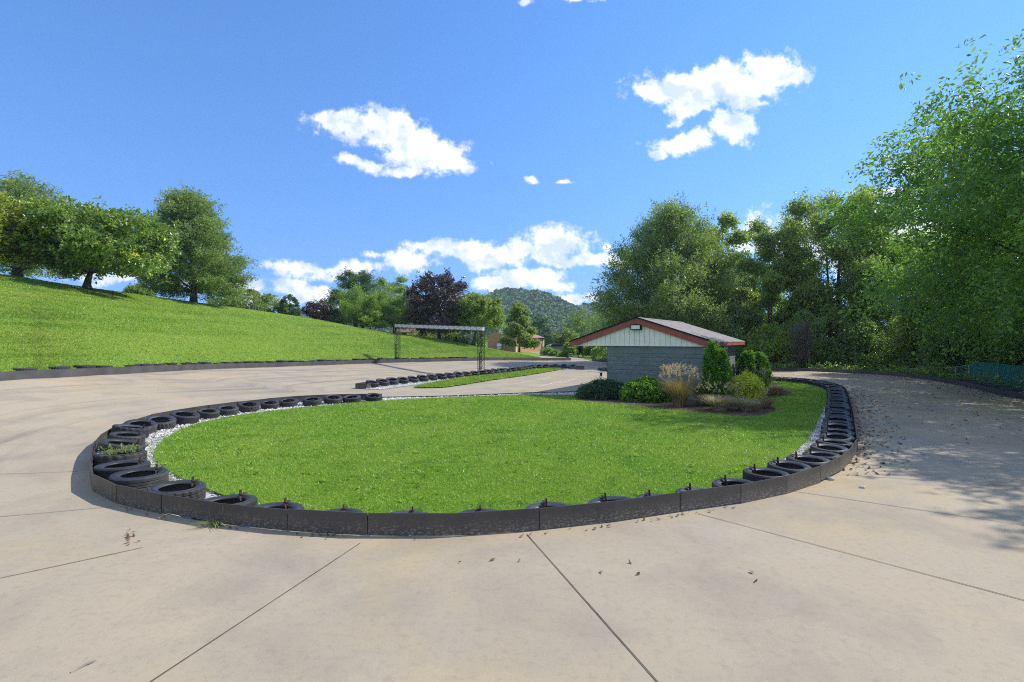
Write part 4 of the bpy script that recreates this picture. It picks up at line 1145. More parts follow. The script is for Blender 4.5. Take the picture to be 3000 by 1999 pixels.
# --- left bank
b = hz(255, 35.5); plant('dogwood_tree', 'spreading green tree with yellow leaves and forked trunk on the bank ridge', 'tree', b, sized(600, 35.5, b[2]), 4.75, UMB, LM['dogwood'], K=1900, nl=13, L=.7, ll=.20, lw=.115, droop=.25, clumps=70, csize=.14, trunk_r=.27, z0=.27, off=(.75, 0), seed=3, surface=.35, trunk_top=.42, upright=.1, flat=.8)
b = hz(-90, 31); plant('dogwood_tree', 'yellowing tree cut off by the left edge of the view', 'tree', b, sized(535, 31, b[2]), 4.1, UMB, LM['yellowing'], K=1700, nl=13, L=.7, ll=.20, lw=.115, droop=.25, clumps=60, csize=.15, trunk_r=.27, z0=.22, off=(.3, 0), seed=4, surface=.35, trunk_top=.45, upright=.1)
b = hz(50, 45); plant('oak_tree', 'tall dark oak behind the yellowing tree at the far left', 'tree', b, sized(508, 45, b[2]), 5.6, EGG, LM['oak'], K=2100, nl=13, L=.9, ll=.19, lw=.07, droop=.35, clumps=75, csize=.13, trunk_r=.34, z0=.08, off=(.4, 0), seed=5, flat=.7)
b = hz(567, 46.5); plant('oak_tree', 'large egg shaped green oak standing alone on the bank ridge', 'tree', b, sized(552, 46.5, b[2]), 4.35, EGG, LM['oak'], K=5600, nl=14, L=.75, ll=.17, lw=.06, droop=.2, clumps=170, csize=.15, trunk_r=.27, z0=.07, off=(-.25, 0), seed=6, flat=.7, upright=.3)
for (x, top, d, rx, key, lab, sd) in [(408, 838, 54, 1.3, 'oak', 'low dark shrub on the skyline left of the lone oak', 7), (668, 862, 56, 1.9, 'oak', 'dark shrub on the ridge at the right foot of the lone oak', 8), (728, 850, 58, 2.4, 'mid', 'wide green shrub in the middle of the ridge shrub row', 9), (788, 864, 57, 1.9, 'mid', 'olive green shrub ending the ridge row beside the clipped cone', 10)]:
    b = hz(x, d); plant('shrub', lab, 'shrub', b, max(sized(top, d, b[2]), 1.2), rx, DOME, LM[key], K=420, nl=11, L=.45, ll=.2, lw=.09, clumps=22, csize=.25, trunk_r=.06, z0=.03, seed=sd, limbs=False, trunk_top=.4, multi=3)
b = hz(849, 56); plant('topiary_cone', 'clipped dark green cone shrub standing alone on the ridge', 'shrub', b, sized(863, 56, b[2]), 1.08, [(0, .95), (.2, 1), (.5, .86), (.75, .62), (.92, .3), (1, .06)], LM['dark'], K=900, nl=10, L=.22, ll=.13, lw=.06, clumps=120, csize=.10, trunk_r=.07, z0=.02, seed=12, surface=.9, limbs=False)
b = hz(930, 66); plant('plum_tree', 'small dark purple tree left of the tall dark pine', 'tree', b, sized(884, 66, b[2]), 1.7, DOME, LM['purple'], K=380, nl=12, L=.5, ll=.2, lw=.12, clumps=24, csize=.2, trunk_r=.1, z0=.1, seed=13)
b = hz(1042, 70); plant('pine_tree', 'tall dark green pine behind the pale multi stemmed tree', 'tree', b, sized(790, 70, b[2]), 4.3, [(0, .75), (.15, 1), (.35, .95), (.6, .78), (.82, .55), (.95, .3), (1, .08)], LM['dark'], K=2100, nl=14, L=.9, ll=.21, lw=.06, droop=.15, clumps=80, csize=.12, trunk_r=.25, z0=.06, seed=14, flat=.45)
b = hz(1062, 63); plant('maple_tree', 'pale green multi stemmed tree left of the truss gantry', 'tree', b, sized(848, 63, b[2]), 3.0, VASE, LM['pale'], K=1300, nl=13, L=.85, ll=.2, lw=.055, droop=.1, clumps=44, csize=.16, trunk_r=.16, tmat='bark', z0=.14, seed=15, multi=3, upright=.65, trunk_top=.6)
b = hz(1085, 61); plant('maple_tree', 'small pale green tree with grey trunk just left of the gantry', 'tree', b, sized(905, 61, b[2]), 1.5, OVAL, LM['pale'], K=420, nl=12, L=.6, ll=.18, lw=.055, clumps=22, csize=.2, trunk_r=.1, z0=.25, seed=16, upright=.4)
b = hz(1155, 64); plant('maple_tree', 'light green leaning tree above the left post of the gantry', 'tree', b, sized(868, 64, b[2]), 2.6, VASE, LM['pale'], K=850, nl=12, L=.8, ll=.19, lw=.055, clumps=34, csize=.17, trunk_r=.15, z0=.22, seed=17, off=(.2, 0), multi=2, upright=.5, trunk_top=.6)
b = hz(1148, 92); b[2] = max(b[2], 2.0); plant('walnut_tree', 'thin open crowned tree rising behind the pale trees', 'tree', b, sized(803, 92, b[2]), 2.9, [(.1, .2), (.5, .5), (.75, 1), (.9, .8), (1, .3)], LM['walnut'], K=420, nl=11, L=.9, ll=.28, lw=.11, clumps=26, csize=.15, trunk_r=.16, tmat='pale_bark', z0=.4, seed=18)
b = hz(1287, 64.5); plant('plum_tree', 'round dark purple plum tree behind the gantry beam', 'tree', b, sized(800, 64.5, b[2]), 4.3, [(.0, .5), (.2, .92), (.45, 1), (.7, .85), (.88, .5), (1, .1)], LM['purple'], K=2300, nl=13, L=.65, ll=.2, lw=.115, droop=.2, clumps=75, csize=.14, trunk_r=.2, z0=.16, off=(-.1, 0), seed=19)
b = hz(1387, 61.5); plant('dogwood_tree', 'green spreading tree with dark forked trunk behind the right gantry post', 'tree', b, sized(858, 61.5, b[2]), 3.1, UMB, LM['mid'], K=1500, nl=12, L=.65, ll=.2, lw=.105, droop=.2, clumps=50, csize=.12, trunk_r=.26, z0=.46, off=(.8, 0), seed=20, trunk_top=.45)
b = np.array([(1521-CX)*80/F, 80, .0]); plant('pear_tree', 'egg shaped bright green tree in front of the salmon building', 'tree', b, sized(884, 80, 0), 2.6, [(.0, .5), (.12, .95), (.3, 1), (.5, .78), (.75, .5), (.92, .25), (1, .05)], LM['mid'], K=1300, nl=12, L=.7, ll=.27, lw=.14, clumps=50, csize=.15, trunk_r=.17, z0=.17, seed=21)
for (x, top, d, rx, H, key, lab, sd, z0, cat) in [
    (1247, 970, 70, 1.7, None, 'mid', 'green bush below the purple plum, left of its trunk', 30, .03, 'bush'), (1318, 966, 69, 1.7, None, 'pale', 'pale green bush right of the purple plum trunk', 31, .03, 'bush'), (1355, 978, 68, 1.2, None, 'dark', 'dark bush between the plum and the forked tree', 32, .03, 'bush'),
    (1410, 970, 72, .5, None, 'yellowgreen', 'bright green bush against the left edge of the salmon wall', 33, .03, 'bush')]:
    b = hz(x, d); plant('bush', lab, cat, b, max(sized(top, d, b[2]), 1.0), rx, DOME, LM[key], K=330, nl=11, L=.5, ll=.22, lw=.1, clumps=22, csize=.25, trunk_r=.06, z0=z0, seed=sd, limbs=False, trunk_top=.4, multi=3)
for (nm, x, base_py, top, d, rx, key, lab, sd, z0, cat, tr_) in [
    ('tree', 1580, 1030, 925, 104, 2.6, 'dark', 'dark tree rising behind the right of the salmon building', 40, .05, 'tree', .2),
    ('round_tree', 1706, 1022, 905, 104, 3.95, 'oak', 'big round crowned tree beyond the entrance drive', 41, .08, 'tree', .25),
    ('small_tree', 1665, 1030, 962, 92, 2.2, 'mid', 'small bushy tree left of the round crowned tree', 42, .08, 'tree', .12),
    ('sapling', 1670, 1047, 1003, 64, .85, 'yellowgreen', 'small yellow green sapling by the black gate', 43, .42, 'tree', .05),
    ('bush', 1608, 1041, 1019, 70, 1.05, 'pale', 'rounded grey green bush at the end of the entrance drive', 44, .02, 'bush', .04),
    ('bush', 1626, 1044, 1026, 67, .75, 'pale', 'middle low bush beside the entrance drive', 45, .02, 'bush', .04),
    ('bush', 1652, 1047, 1030, 65, .7, 'pale', 'low bush nearest the black gate', 46, .02, 'bush', .04),
    ('tree', 1708, 1053, 1006, 66, 1.1, 'dark', 'dark small tree seen under the left end of the house eave', 47, .3, 'tree', .09),
    ('tree', 1738, 1056, 1004, 63, 1.0, 'mid', 'small tree beside the left corner of the block house', 48, .3, 'tree', .08),
    ('bush', 1762, 1058, 1010, 60, 1.1, 'walnut', 'leafy light bush touching the left corner of the block house', 49, .04, 'bush', .05),
    ('tree', 1640, 1028, 985, 110, 2.0, 'dark', 'dark bushy tree behind the parked car', 50, .05, 'tree', .12),
    ('tree', 1790, 1050, 890, 78, 4.0, 'oak', 'dark tree behind the left slope of the house roof', 51, .06, 'tree', .25)]:
    b = P(x, base_py, d); b[2] = max(min(b[2], .1), -.05)
    plant(nm, lab, cat, b, sized(top, d, b[2]), rx, DOME if cat == 'bush' else OVAL, LM[key], K=int(160 + 160*rx), nl=12, L=.3 + .12*rx, ll=.24 if d > 80 else .16, lw=.10, clumps=int(14 + 10*rx), csize=.2, trunk_r=tr_, z0=z0, seed=sd, limbs=cat == 'tree', trunk_top=.5 if cat == 'bush' else .8)

# --- right hand wood
def wz(x, y): return -1.0
plant('oak_tree', 'large grey green oak right behind the block house roof', 'tree', (14.3, 46.0, -1.0), sized(582, 46, -1.0), 6.1, [(0, .75), (.2, .98), (.4, 1), (.6, .84), (.8, .5), (.93, .22), (1, .05)], LM['oak'], K=8600, nl=14, L=1.0, ll=.2, lw=.065, droop=.1, clumps=200, csize=.125, trunk_r=.4, z0=.05, seed=60, upright=.75, surface=.5)
plant('walnut_tree', 'walnut top showing between the large oak and the tall open tree', 'tree', (22.0, 53.5, -1.2), sized(618, 53.5, -1.2), 2.9, [(.1, .5), (.5, 1), (.8, .8), (.93, .6), (1, .2)], LM['walnut'], K=1300, nl=13, L=1.0, ll=.3, lw=.12, droop=.4, clumps=44, csize=.16, trunk_r=.25, z0=.1, seed=61)
plant('locust_tree', 'thin open tree with bare dark stems right of the large oak', 'tree', (22.0, 44.0, -1.0), sized(625, 44, -1.0), 3.0, TALL, LM['walnut'], K=2300, nl=12, L=.9, ll=.2, lw=.075, droop=.35, clumps=40, csize=.15, trunk_r=.17, z0=.12, seed=62, lean=(.5, 0), multi=2)
plant('locust_tree', 'leafy tree standing directly behind the thin open tree', 'tree', (23.6, 50.5, -1.2), 11.5, 4.2, OVAL, LM['under'], K=2600, nl=12, L=.9, ll=.22, lw=.09, droop=.4, clumps=70, csize=.15, trunk_r=.22, z0=.06, seed=59)
plant('locust_tree', 'tallest open crowned tree in the middle of the right hand wood', 'tree', (26.6, 42.0, -1.0), sized(540, 42, -1.0), 4.5, [(.05, .5), (.3, .78), (.6, 1), (.8, .92), (.92, .62), (1, .1)], LM['walnut'], K=5200, nl=13, L=1.0, ll=.2, lw=.08, droop=.4, clumps=90, csize=.13, trunk_r=.3, z0=.08, seed=63, multi=3, upright=.4)
plant('hickory_tree', 'yellow green tree between the tallest tree and the overhanging ash', 'tree', (30.4, 41.0, -1.0), sized(655, 41, -1.0), 3.6, OVAL, LM['yellowgreen'], K=2500, nl=13, L=.9, ll=.2, lw=.09, droop=.4, clumps=70, csize=.15, trunk_r=.28, z0=.05, seed=64)
plant('cherry_tree', 'dark leaved tree half hidden behind the overhanging ash', 'tree', (29.0, 33.0, -.8), sized(640, 33, -.8), 3.6, OVAL, LM['under'], K=2400, nl=13, L=.9, ll=.17, lw=.08, droop=.45, clumps=60, csize=.16, trunk_r=.25, z0=.05, seed=65)
plant('ash_tree', 'big overhanging bright green ash at the right edge of the view', 'tree', (24.1, 17.7, -.2), 15.6, 9.6, [(.1, .5), (.25, .85), (.45, 1.05), (.58, 1.08), (.7, .84), (.82, .55), (.92, .3), (1, .08)], LM['ash'], K=13500, nl=16, L=1.05, ll=.18, lw=.07, droop=.6, clumps=190, csize=.10, trunk_r=.36, z0=.22, boughs=92, seed=66, surface=.62, upright=.25, spread=.75)
plant('cherry_tree', 'tall green tree filling the wood behind the silver fence', 'tree', (31.0, 29.0, -1.0), 15.5, 5.6, OVAL, LM['ash'], K=3600, nl=13, L=1.0, ll=.18, lw=.08, droop=.5, clumps=80, csize=.13, trunk_r=.32, z0=.12, seed=69)
plant('ash_tree', 'ash tree standing just outside the right edge that shades the track', 'tree', (20.2, 9.6, -.1), 13.5, 4.6, OVAL, LM['ash'], K=1500, nl=12, L=1.0, ll=.22, lw=.095, droop=.5, clumps=60, csize=.12, trunk_r=.32, z0=.25, seed=67)
plant('ash_tree', 'ash tree well outside the right edge beyond the near track', 'tree', (31.0, 11.5, -.2), 17.0, 5.6, OVAL, LM['ash'], K=2000, nl=12, L=1.0, ll=.24, lw=.1, droop=.5, clumps=60, csize=.13, trunk_r=.32, z0=.2, seed=68)
for (x, y, H, rx, key, lab, sd) in [
    (16.6, 41.5, 4.2, 2.3, 'under', 'dense bush behind the far barrier at the right end of the house', 70), (20.0, 39.6, 3.4, 2.1, 'yellowgreen', 'sunlit bush behind the second cypress', 71), (22.4, 38.9, 4.4, 2.0, 'under', 'dark bush beside the grey dead stem', 72),
    (25.6, 37.3, 3.8, 2.2, 'under', 'leafy bush just right of the grey dead stem', 73), (27.6, 34.6, 4.6, 2.3, 'walnut', 'pale leaved bush behind the left post of the low silver fence', 74), (27.2, 31.2, 3.4, 1.9, 'under', 'dark bush behind the low silver fence', 75),
    (28.6, 28.2, 3.4, 1.8, 'under', 'bush leaning over the corner where the silver and green fences meet', 76), (27.0, 22.6, 3.0, 1.6, 'ash', 'bright bush behind the green fence', 77), (28.6, 25.2, 5.0, 2.0, 'under', 'tall dark bush behind the green fence under the ash', 78),
    (25.4, 19.4, 3.0, 1.6, 'under', 'bush behind the fence at the right edge of the view', 79), (31.8, 36.5, 5.5, 2.8, 'mid', 'tall bush deep in the wood under the yellow green tree', 80), (18.6, 45.0, 5.5, 2.4, 'mid', 'tall bush below the right side of the large oak', 81), (24.2, 46.0, 5.0, 2.6, 'under', 'deep shaded bush behind the thin open tree', 82), (12.0, 48.5, 4.4, 2.6, 'oak', 'dark bush behind the house ridge below the oak', 83), (31.5, 29.5, 6.0, 2.8, 'under', 'tall bush in the deep wood behind the ash', 84),
    (29.0, 47.0, 6.5, 3.0, 'mid', 'tall bush deep behind the tallest tree', 85), (35.5, 41.0, 8.0, 3.4, 'under', 'very tall thicket bush far back between hickory and ash', 86)]:
    d_, _, _ = dist_poly(np.array([x]), np.array([y]), ROUTc)
    zb = -min(1.0, .18*float(d_[0]))
    plant('bush', lab, 'bush', (x, y, zb), H - zb, rx, DOME, LM[key], K=int(480*rx), nl=12, L=.7, ll=.16, lw=.09, droop=.4, clumps=int(20*rx), csize=.2, trunk_r=.07, z0=.02, seed=sd, multi=3, trunk_top=.6, limbs=True)
# ground ivy along the barrier
def ivy():
    rg = np.random.default_rng(90); q = resample(ROUTc, step=.05); q = q[(q[:, 1] > 12)]
    t = np.gradient(q, axis=0); t /= np.linalg.norm(t, axis=1)[:, None]; n = np.stack([t[:, 1], -t[:, 0]], axis=1)
    K = 2600; i = rg.integers(0, len(q), K); o = .35 + 2.6*rg.random(K)**1.4
    ok = ~((q[i, 1] < 29) & (o < 1.5)); i, o = i[ok], o[ok]; K = len(i)
    c = np.column_stack([q[i] + n[i]*o[:, None], -.12*o + .1 + .35*rg.random(K)]); d = norm(rg.normal(size=(K, 3)) + np.array([0, 0, .6]))
    v, f, tint = leaf_arrays(c, d, .45, 11, .13, .09, .3, rg)
    o_ = obj('ground_ivy', make_mesh('ground_ivy', v, f, LM['under'], tint=tint)); tag(o_, 'tangled low ivy and seedlings behind the woodland barrier', 'ground cover', kind='stuff')
ivy()
# dead leaning cedar with a pale stem
def dead_tree():
    rg = np.random.default_rng(91); b = np.array([(2372-CX)*37.2/F, 37.2, -.1]); root = empty('dead_cedar', b, 0, 'grey bare trunk with dead brown twigs behind the far barrier', 'tree')
    mb = MB(); n = 7; t = np.linspace(0, 1, n); pts = np.column_stack([-.1*t + .03*np.sin(t*9), .05*t, 3.4*t]); mb.tube(pts, .09*(1-.75*t) + .012, 7); mb.build('trunk', MAT['pale_bark'], root, smooth=True)
    tw = MB()
    for i in range(190):
        z = 1.0 + 2.6*rg.random(); a = rg.normal(math.pi, .9); L = .5 + 1.3*rg.random(); s = np.array([-.04, 0, z]); e = s + np.array([math.cos(a)*L, math.sin(a)*L*.7, -.75*L*rg.random() + .15]); m = (s+e)/2 + np.array([0, 0, .12])
        tw.tube([s, m, e], [.012, .008, .003], 4, cap=False)
        for j in range(9):
            q = m + (e-m)*rg.random(); tw.bar(q, q + rg.normal(size=3)*np.array([.16, .16, .12]) + np.array([-.04, 0, -.08]), .006)
    tw.build('dead_branches', MAT['dead'], root)
dead_tree()

# ------------------------------------------------------------------ planting bed
def pl(px, d): return np.array([(px-CX)*d/F, d, .06])
plant('juniper', 'low dark blue green juniper spreading at the left house corner', 'shrub', pl(1768, 19.1), .62, 1.02, [(0, .9), (.3, 1), (.7, .75), (1, .3)], LM['juniper'], K=1700, nl=12, L=.28, ll=.07, lw=.026, clumps=60, csize=.2, trunk_r=.04, z0=.03, seed=100, limbs=False, trunk_top=.4, upright=.35, Ry=.7)
plant('boxwood', 'rounded mid green leafy shrub in front of the block wall', 'shrub', pl(1895, 18.2), .80, .86, DOME, LM['boxwood'], K=1500, nl=12, L=.22, ll=.075, lw=.042, clumps=60, csize=.2, trunk_r=.05, z0=.04, seed=101, limbs=False, trunk_top=.5, multi=3, Ry=.6)
def cypress(px, d, top, rx, lab, sd, split):
    b = pl(px, d); H = sized(top, d, .06)
    plant('cypress', lab, 'shrub', b, H, rx, [(0, .8), (.15, 1), (.45, .95), (.7, .78), (.88, .5), (1, .1)], LM['cypress'], K=2600, nl=12, L=.16, ll=.062, lw=.036, droop=-.1, clumps=200, csize=.10, trunk_r=.05, z0=.03, seed=sd, surface=.86, limbs=False, upright=.8, trunk_top=.6)
    return b, H
def cypress_tops():
    """a double leader: two narrow heads on one foot"""
    for (px, d, top, w, lab, sd, o1, h1, o2, h2, rr) in [(2098, 17.0, 1004, .44, 'tall double topped green cypress at the front corner of the house', 102, -.11, 1.0, .18, .87, .255), (2208, 23.0, 1032, .56, 'shorter double topped cypress beyond the golden shrub', 103, -.25, 1.0, .28, .96, .38)]:
        b = pl(px, d); H = sized(top, d, .06); rg = np.random.default_rng(sd)
        root = empty('cypress', b, 0, lab, 'shrub'); V, Fc, T = [], [], []; n0 = 0
        for (ox, hh, r_, K) in ((o1, h1, rr, 1500), (o2, h2, rr*.92, 1300)):
            h = rg.random(K)**.9; a = rg.random(K)*6.283; prof = env([(0, 1.0), (.2, 1.1), (.5, 1.0), (.72, .8), (.9, .45), (1, .12)], h)
            lump = 1 + .10*np.sin(a*5 + h*17) + .07*np.sin(a*9 - h*31)
            c = np.column_stack([ox + np.cos(a)*prof*r_*lump, np.sin(a)*prof*r_*lump, .04 + h*hh*H*.95]); dd_ = norm(np.column_stack([np.cos(a)*.6, np.sin(a)*.6, np.full(K, .9)]) + .25*rg.normal(size=(K, 3)))
            v, f, t = leaf_arrays(c - dd_*.06, dd_, .15, 13, .06, .034, -.1, rg, upb=.2, tb=.5*(.5+.5*np.sin(a*7 + h*25)) + .5*rg.random(K)); V.append(v); Fc.append(f + n0); T.append(t); n0 += len(v)
        obj('crown', make_mesh('cypress_crown', np.vstack(V), np.vstack(Fc), LM['cypress'], tint=np.concatenate(T)), root)
        mb = MB()
        for ox, hh, r_ in ((o1, h1, rr), (o2, h2, rr*.92)):
            mb.tube([(0, 0, -.05), (ox*.7, 0, .3*H), (ox, 0, .9*hh*H)], [.05, .04, .012], 6)
            # dark woody core of inner branchlets
            for q in range(60):
                z = H*hh*(.08 + .8*rg.random()); a = rg.random()*6.28; L = r_*.8*env([(0, 1), (.5, .95), (1, .1)], z/(H*hh)); mb.tube([(ox, 0, z), (ox + math.cos(a)*L, math.sin(a)*L, z + .5*L)], [.012, .005], 4, cap=False)
        mb.build('trunk', MAT['bark'], root)
cypress_tops()
plant('gold_shrub', 'rounded golden yellow shrub beside the tall cypress', 'shrub', pl(2183, 17.3), 1.06, .58, DOME, LM['gold'], K=1300, nl=12, L=.2, ll=.07, lw=.036, clumps=44, csize=.2, trunk_r=.04, z0=.04, seed=104, limbs=False, trunk_top=.5, multi=3)

def grass_mat(name, dark, light): return leaf_mat(name, dark, light, trans=.35, rough=.6, spec=.2)
GMt = {'red': grass_mat('red_grass', (.20, .17, .06), (.46, .34, .17)), 'plume': grass_mat('pink_plume', (.42, .31, .22), (.64, .52, .40)), 'green': grass_mat('green_grass', (.06, .09, .03), (.20, .22, .09)),
       'dry': grass_mat('dry_grass', (.27, .22, .13), (.62, .55, .40)), 'yel': grass_mat('yellow_grass', (.14, .16, .03), (.40, .38, .12)), 'brown': grass_mat('brown_grass', (.16, .10, .05), (.38, .26, .14)), 'weed': grass_mat('weed_leaf', (.16, .22, .04), (.42, .48, .16))}
def clump(name, label, base, H, spread, n, mat, plumes=0, pm_=None, w=.008, seed=1, arch=.45, cat='grass'):
    rg = np.random.default_rng(seed); root = empty(name, base, 0, label, cat)
    a = rg.random(n)*6.283; r0 = spread*.28*np.sqrt(rg.random(n)); out = spread*(.2 + .9*rg.random(n)); h = H*(.5 + .5*rg.random(n))
    b = np.column_stack([np.cos(a)*r0, np.sin(a)*r0, np.zeros(n)]); dirv = np.column_stack([np.cos(a + rg.normal(size=n)*.4), np.sin(a + rg.normal(size=n)*.4), np.zeros(n)])
    side = np.column_stack([-dirv[:, 1], dirv[:, 0], np.zeros(n)]); ts = [0, .35, .7, 1.0]; rows = []
    for k, t in enumerate(ts):
        p = b + dirv*(out*t**1.8)[:, None]; p[:, 2] = h*(t - arch*.5*t**3); ww = w*(1 - .85*t)*.5
        rows.append((p - side*ww, p + side*ww))
    v = np.stack([x for r_ in rows for x in r_], axis=1).reshape(-1, 3); i0 = np.arange(n)[:, None]*8
    f = np.concatenate([np.concatenate([i0 + 2*k, i0 + 2*k + 1, i0 + 2*k + 3, i0 + 2*k + 2], axis=1) for k in range(3)]); tint = np.tile(rg.random(n), 3)
    obj('blades', make_mesh(name + '_blades', v, f, mat, tint=tint), root)
    if plumes:
        m = plumes; a = rg.random(m)*6.283; o = spread*.95*np.sqrt(rg.random(m)); hh = H*(.82 + .28*rg.random(m)); c = np.column_stack([np.cos(a)*o, np.sin(a)*o, hh - .16*(o/spread)*H])
        d = norm(np.column_stack([np.cos(a)*.5, np.sin(a)*.5, np.ones(m)])); v, f, t = leaf_arrays(c, d, .13, 11, .045, .012, .2, rg, spread=.35)
        obj('plumes', make_mesh(name + '_plumes', v, f, pm_, tint=t), root)
    return root
clump('fountain_grass', 'tall fountain grass with pinkish plumes in front of the block wall', pl(1990, 16.6), 1.28, .62, 1300, GMt['red'], 230, GMt['plume'], .010, 110)
clump('fountain_grass', 'dark green grass clump between the plumed grass and tall cypress', pl(2052, 16.9), 1.02, .42, 800, GMt['green'], 50, GMt['dry'], .009, 111, .3)
clump('dry_grass', 'bleached arching grass at the foot of the tall cypress', pl(2108, 15.7), .78, .70, 1100, GMt['dry'], 60, GMt['dry'], .011, 112, .8)
clump('dry_grass', 'low straw coloured grass in front of the golden shrub', pl(2185, 15.7), .64, .66, 950, GMt['dry'], 40, GMt['brown'], .010, 113, .8)
clump('dry_grass', 'reddish brown grass clump at the front tip of the mulch bed', pl(2246, 16.2), .52, .36, 480, GMt['brown'], 30, GMt['brown'], .009, 114, .4)
clump('fountain_grass', 'yellow green grass in front of the shorter cypress', pl(2208, 19.4), 1.05, .50, 850, GMt['yel'], 60, GMt['dry'], .010, 115, .35)
clump('dry_grass', 'wispy tan grass at the far right tip of the bed', pl(2268, 20.2), .55, .72, 800, GMt['brown'], 40, GMt['yel'], .010, 116, .7)
tp = np.array(RING_T[WEED_T].location)
clump('weed', 'pale green weeds filling a tyre on the left of the ring', (tp[0], tp[1], .03), .25, .24, 220, GMt['weed'], 40, GMt['weed'], .014, 117, .5, 'weed')
q = G(630, 1540); clump('weed', 'straggly yellow green weed growing at the foot of the ring plate', (q[0], q[1], 0), .16, .2, 70, GMt['weed'], 0, None, .012, 118, 1.2, 'weed')
q = G(2376, 1325); clump('weed', 'small weed tuft in the gravel by the right hand bend', (q[0], q[1], .02), .16, .2, 90, GMt['yel'], 0, None, .012, 119, .9, 'weed')
q = G(425, 1312); clump('weed', 'dry weed tuft in the gravel left of the lawn', (q[0], q[1], .02), .12, .18, 80, GMt['yel'], 0, None, .012, 120, .9, 'weed')
tp = np.array(RING_T[11].location)
clump('weed', 'tiny green seedling inside a tyre at the rear left of the ring', (tp[0]-.04, tp[1], .03), .24, .06, 25, GMt['weed'], 0, None, .02, 121, .5, 'weed')

# ------------------------------------------------------------------ fences on the right
MAT['green_mesh'] = simple_mat('green_fence_coating', (.05, .24, .22), .6, .3, .2, 3, .1)
MAT['galv'] = simple_mat('galvanised_steel', (.42, .43, .44), .45, .5, .15, 5, .1, metal=.5)
def windscreen():
    m, nt, out = new_mat('green_windscreen_net'); b = principled(nt, out, (.06, .36, .33), .7, .2)
    t = N(nt, 'ShaderNodeBsdfTransparent'); ms = N(nt, 'ShaderNodeMixShader')
    p = obj_co(nt); ck = N(nt, 'ShaderNodeTexChecker'); ck.inputs['Scale'].default_value = 260; nt.links.new(p, ck.inputs['Vector'])
    fac = math_(nt, 'MULTIPLY_ADD', noise(nt, p, 2.5, 5), .6, .12); nt.links.new(fac, ms.inputs[0])
    nt.links.new(t.outputs[0], ms.inputs[1]); nt.links.new(b.outputs[0], ms.inputs[2]); nt.links.new(ms.outputs[0], out.inputs['Surface']); return m
MAT['net'] = windscreen()
def fence(name, label, pts, postm, wirem, net, pr=.03):
    root = empty(name, pts[0][0], 0, label, 'fence'); o = np.array(pts[0][0]); rail = MB(); wires = MB(); nets = MB()
    for k, (bt, tp_) in enumerate(pts):
        mb = MB(); mb.tube([np.array(bt)-o - np.array([0, 0, .2]), np.array(tp_)-o + np.array([0, 0, .02])], pr, 7); mb.build('post', postm, root)
        if k:
            a0, a1 = np.array(pts[k-1][0])-o, np.array(pts[k-1][1])-o; b0, b1 = np.array(bt)-o, np.array(tp_)-o
            rail.tube([a1, b1], pr*.75, 6, cap=False)
            L = np.linalg.norm(b1-a1); h = np.linalg.norm(a1-a0); nw_ = int((L+h)/.11)
            for j in range(-int(h/.11), int(L/.11)):
                for sg in (1, -1):
                    x0, x1 = j*.11, j*.11 + h
                    t0, t1 = max(0, -x0)/h, min(1, (L-x0)/h)
                    if t1 <= t0: continue
                    u0, u1 = (x0 + t0*h)/L, (x0 + t1*h)/L
                    if sg < 0: u0, u1 = 1-u0, 1-u1
                    p0 = a0 + (b0-a0)*u0 + (a1-a0)*t0; p1 = a0 + (b0-a0)*u1 + (a1-a0)*t1
                    wires.bar(p0, p1, .005)
            if net: nets.poly([a0*.98+a1*.02 + np.array([.03, -.02, 0]), b0*.98+b1*.02 + np.array([.03, -.02, 0]), b1 + np.array([.03, -.02, -.02]), a1 + np.array([.03, -.02, -.02])])
    rail.build('top_rail', postm, root); wires.build('wire_mesh', wirem, root)
    if net: nets.build('net_panel', MAT['net'], root)
gp = []
gl = resample(np.array([(25.3, 28.3), (24.1, 25.4), (22.2, 22.0), (20.6, 17.8), (18.6, 13.6)]), n=11)
for p in gl: gp.append(((p[0], p[1], -.05), (p[0], p[1], 1.02)))
fence('green_fence', 'green netted chain link fence behind the barrier at the right edge', gp, MAT['green_mesh'], MAT['green_mesh'], True, .024)
sp_ = []
for (px, py, d) in [(2545,1093,35.6),(2601,1083,33.8),(2716,1079.5,31.4),(2800,1076,29.6),(2839,1070,28.6)]:
    t_ = P(px, py, d); sp_.append(((t_[0], t_[1], t_[2]-1.05), tuple(t_)))
fence('silver_fence', 'low silver chain link fence half buried in the bushes', sp_, MAT['galv'], MAT['galv'], False, .03)

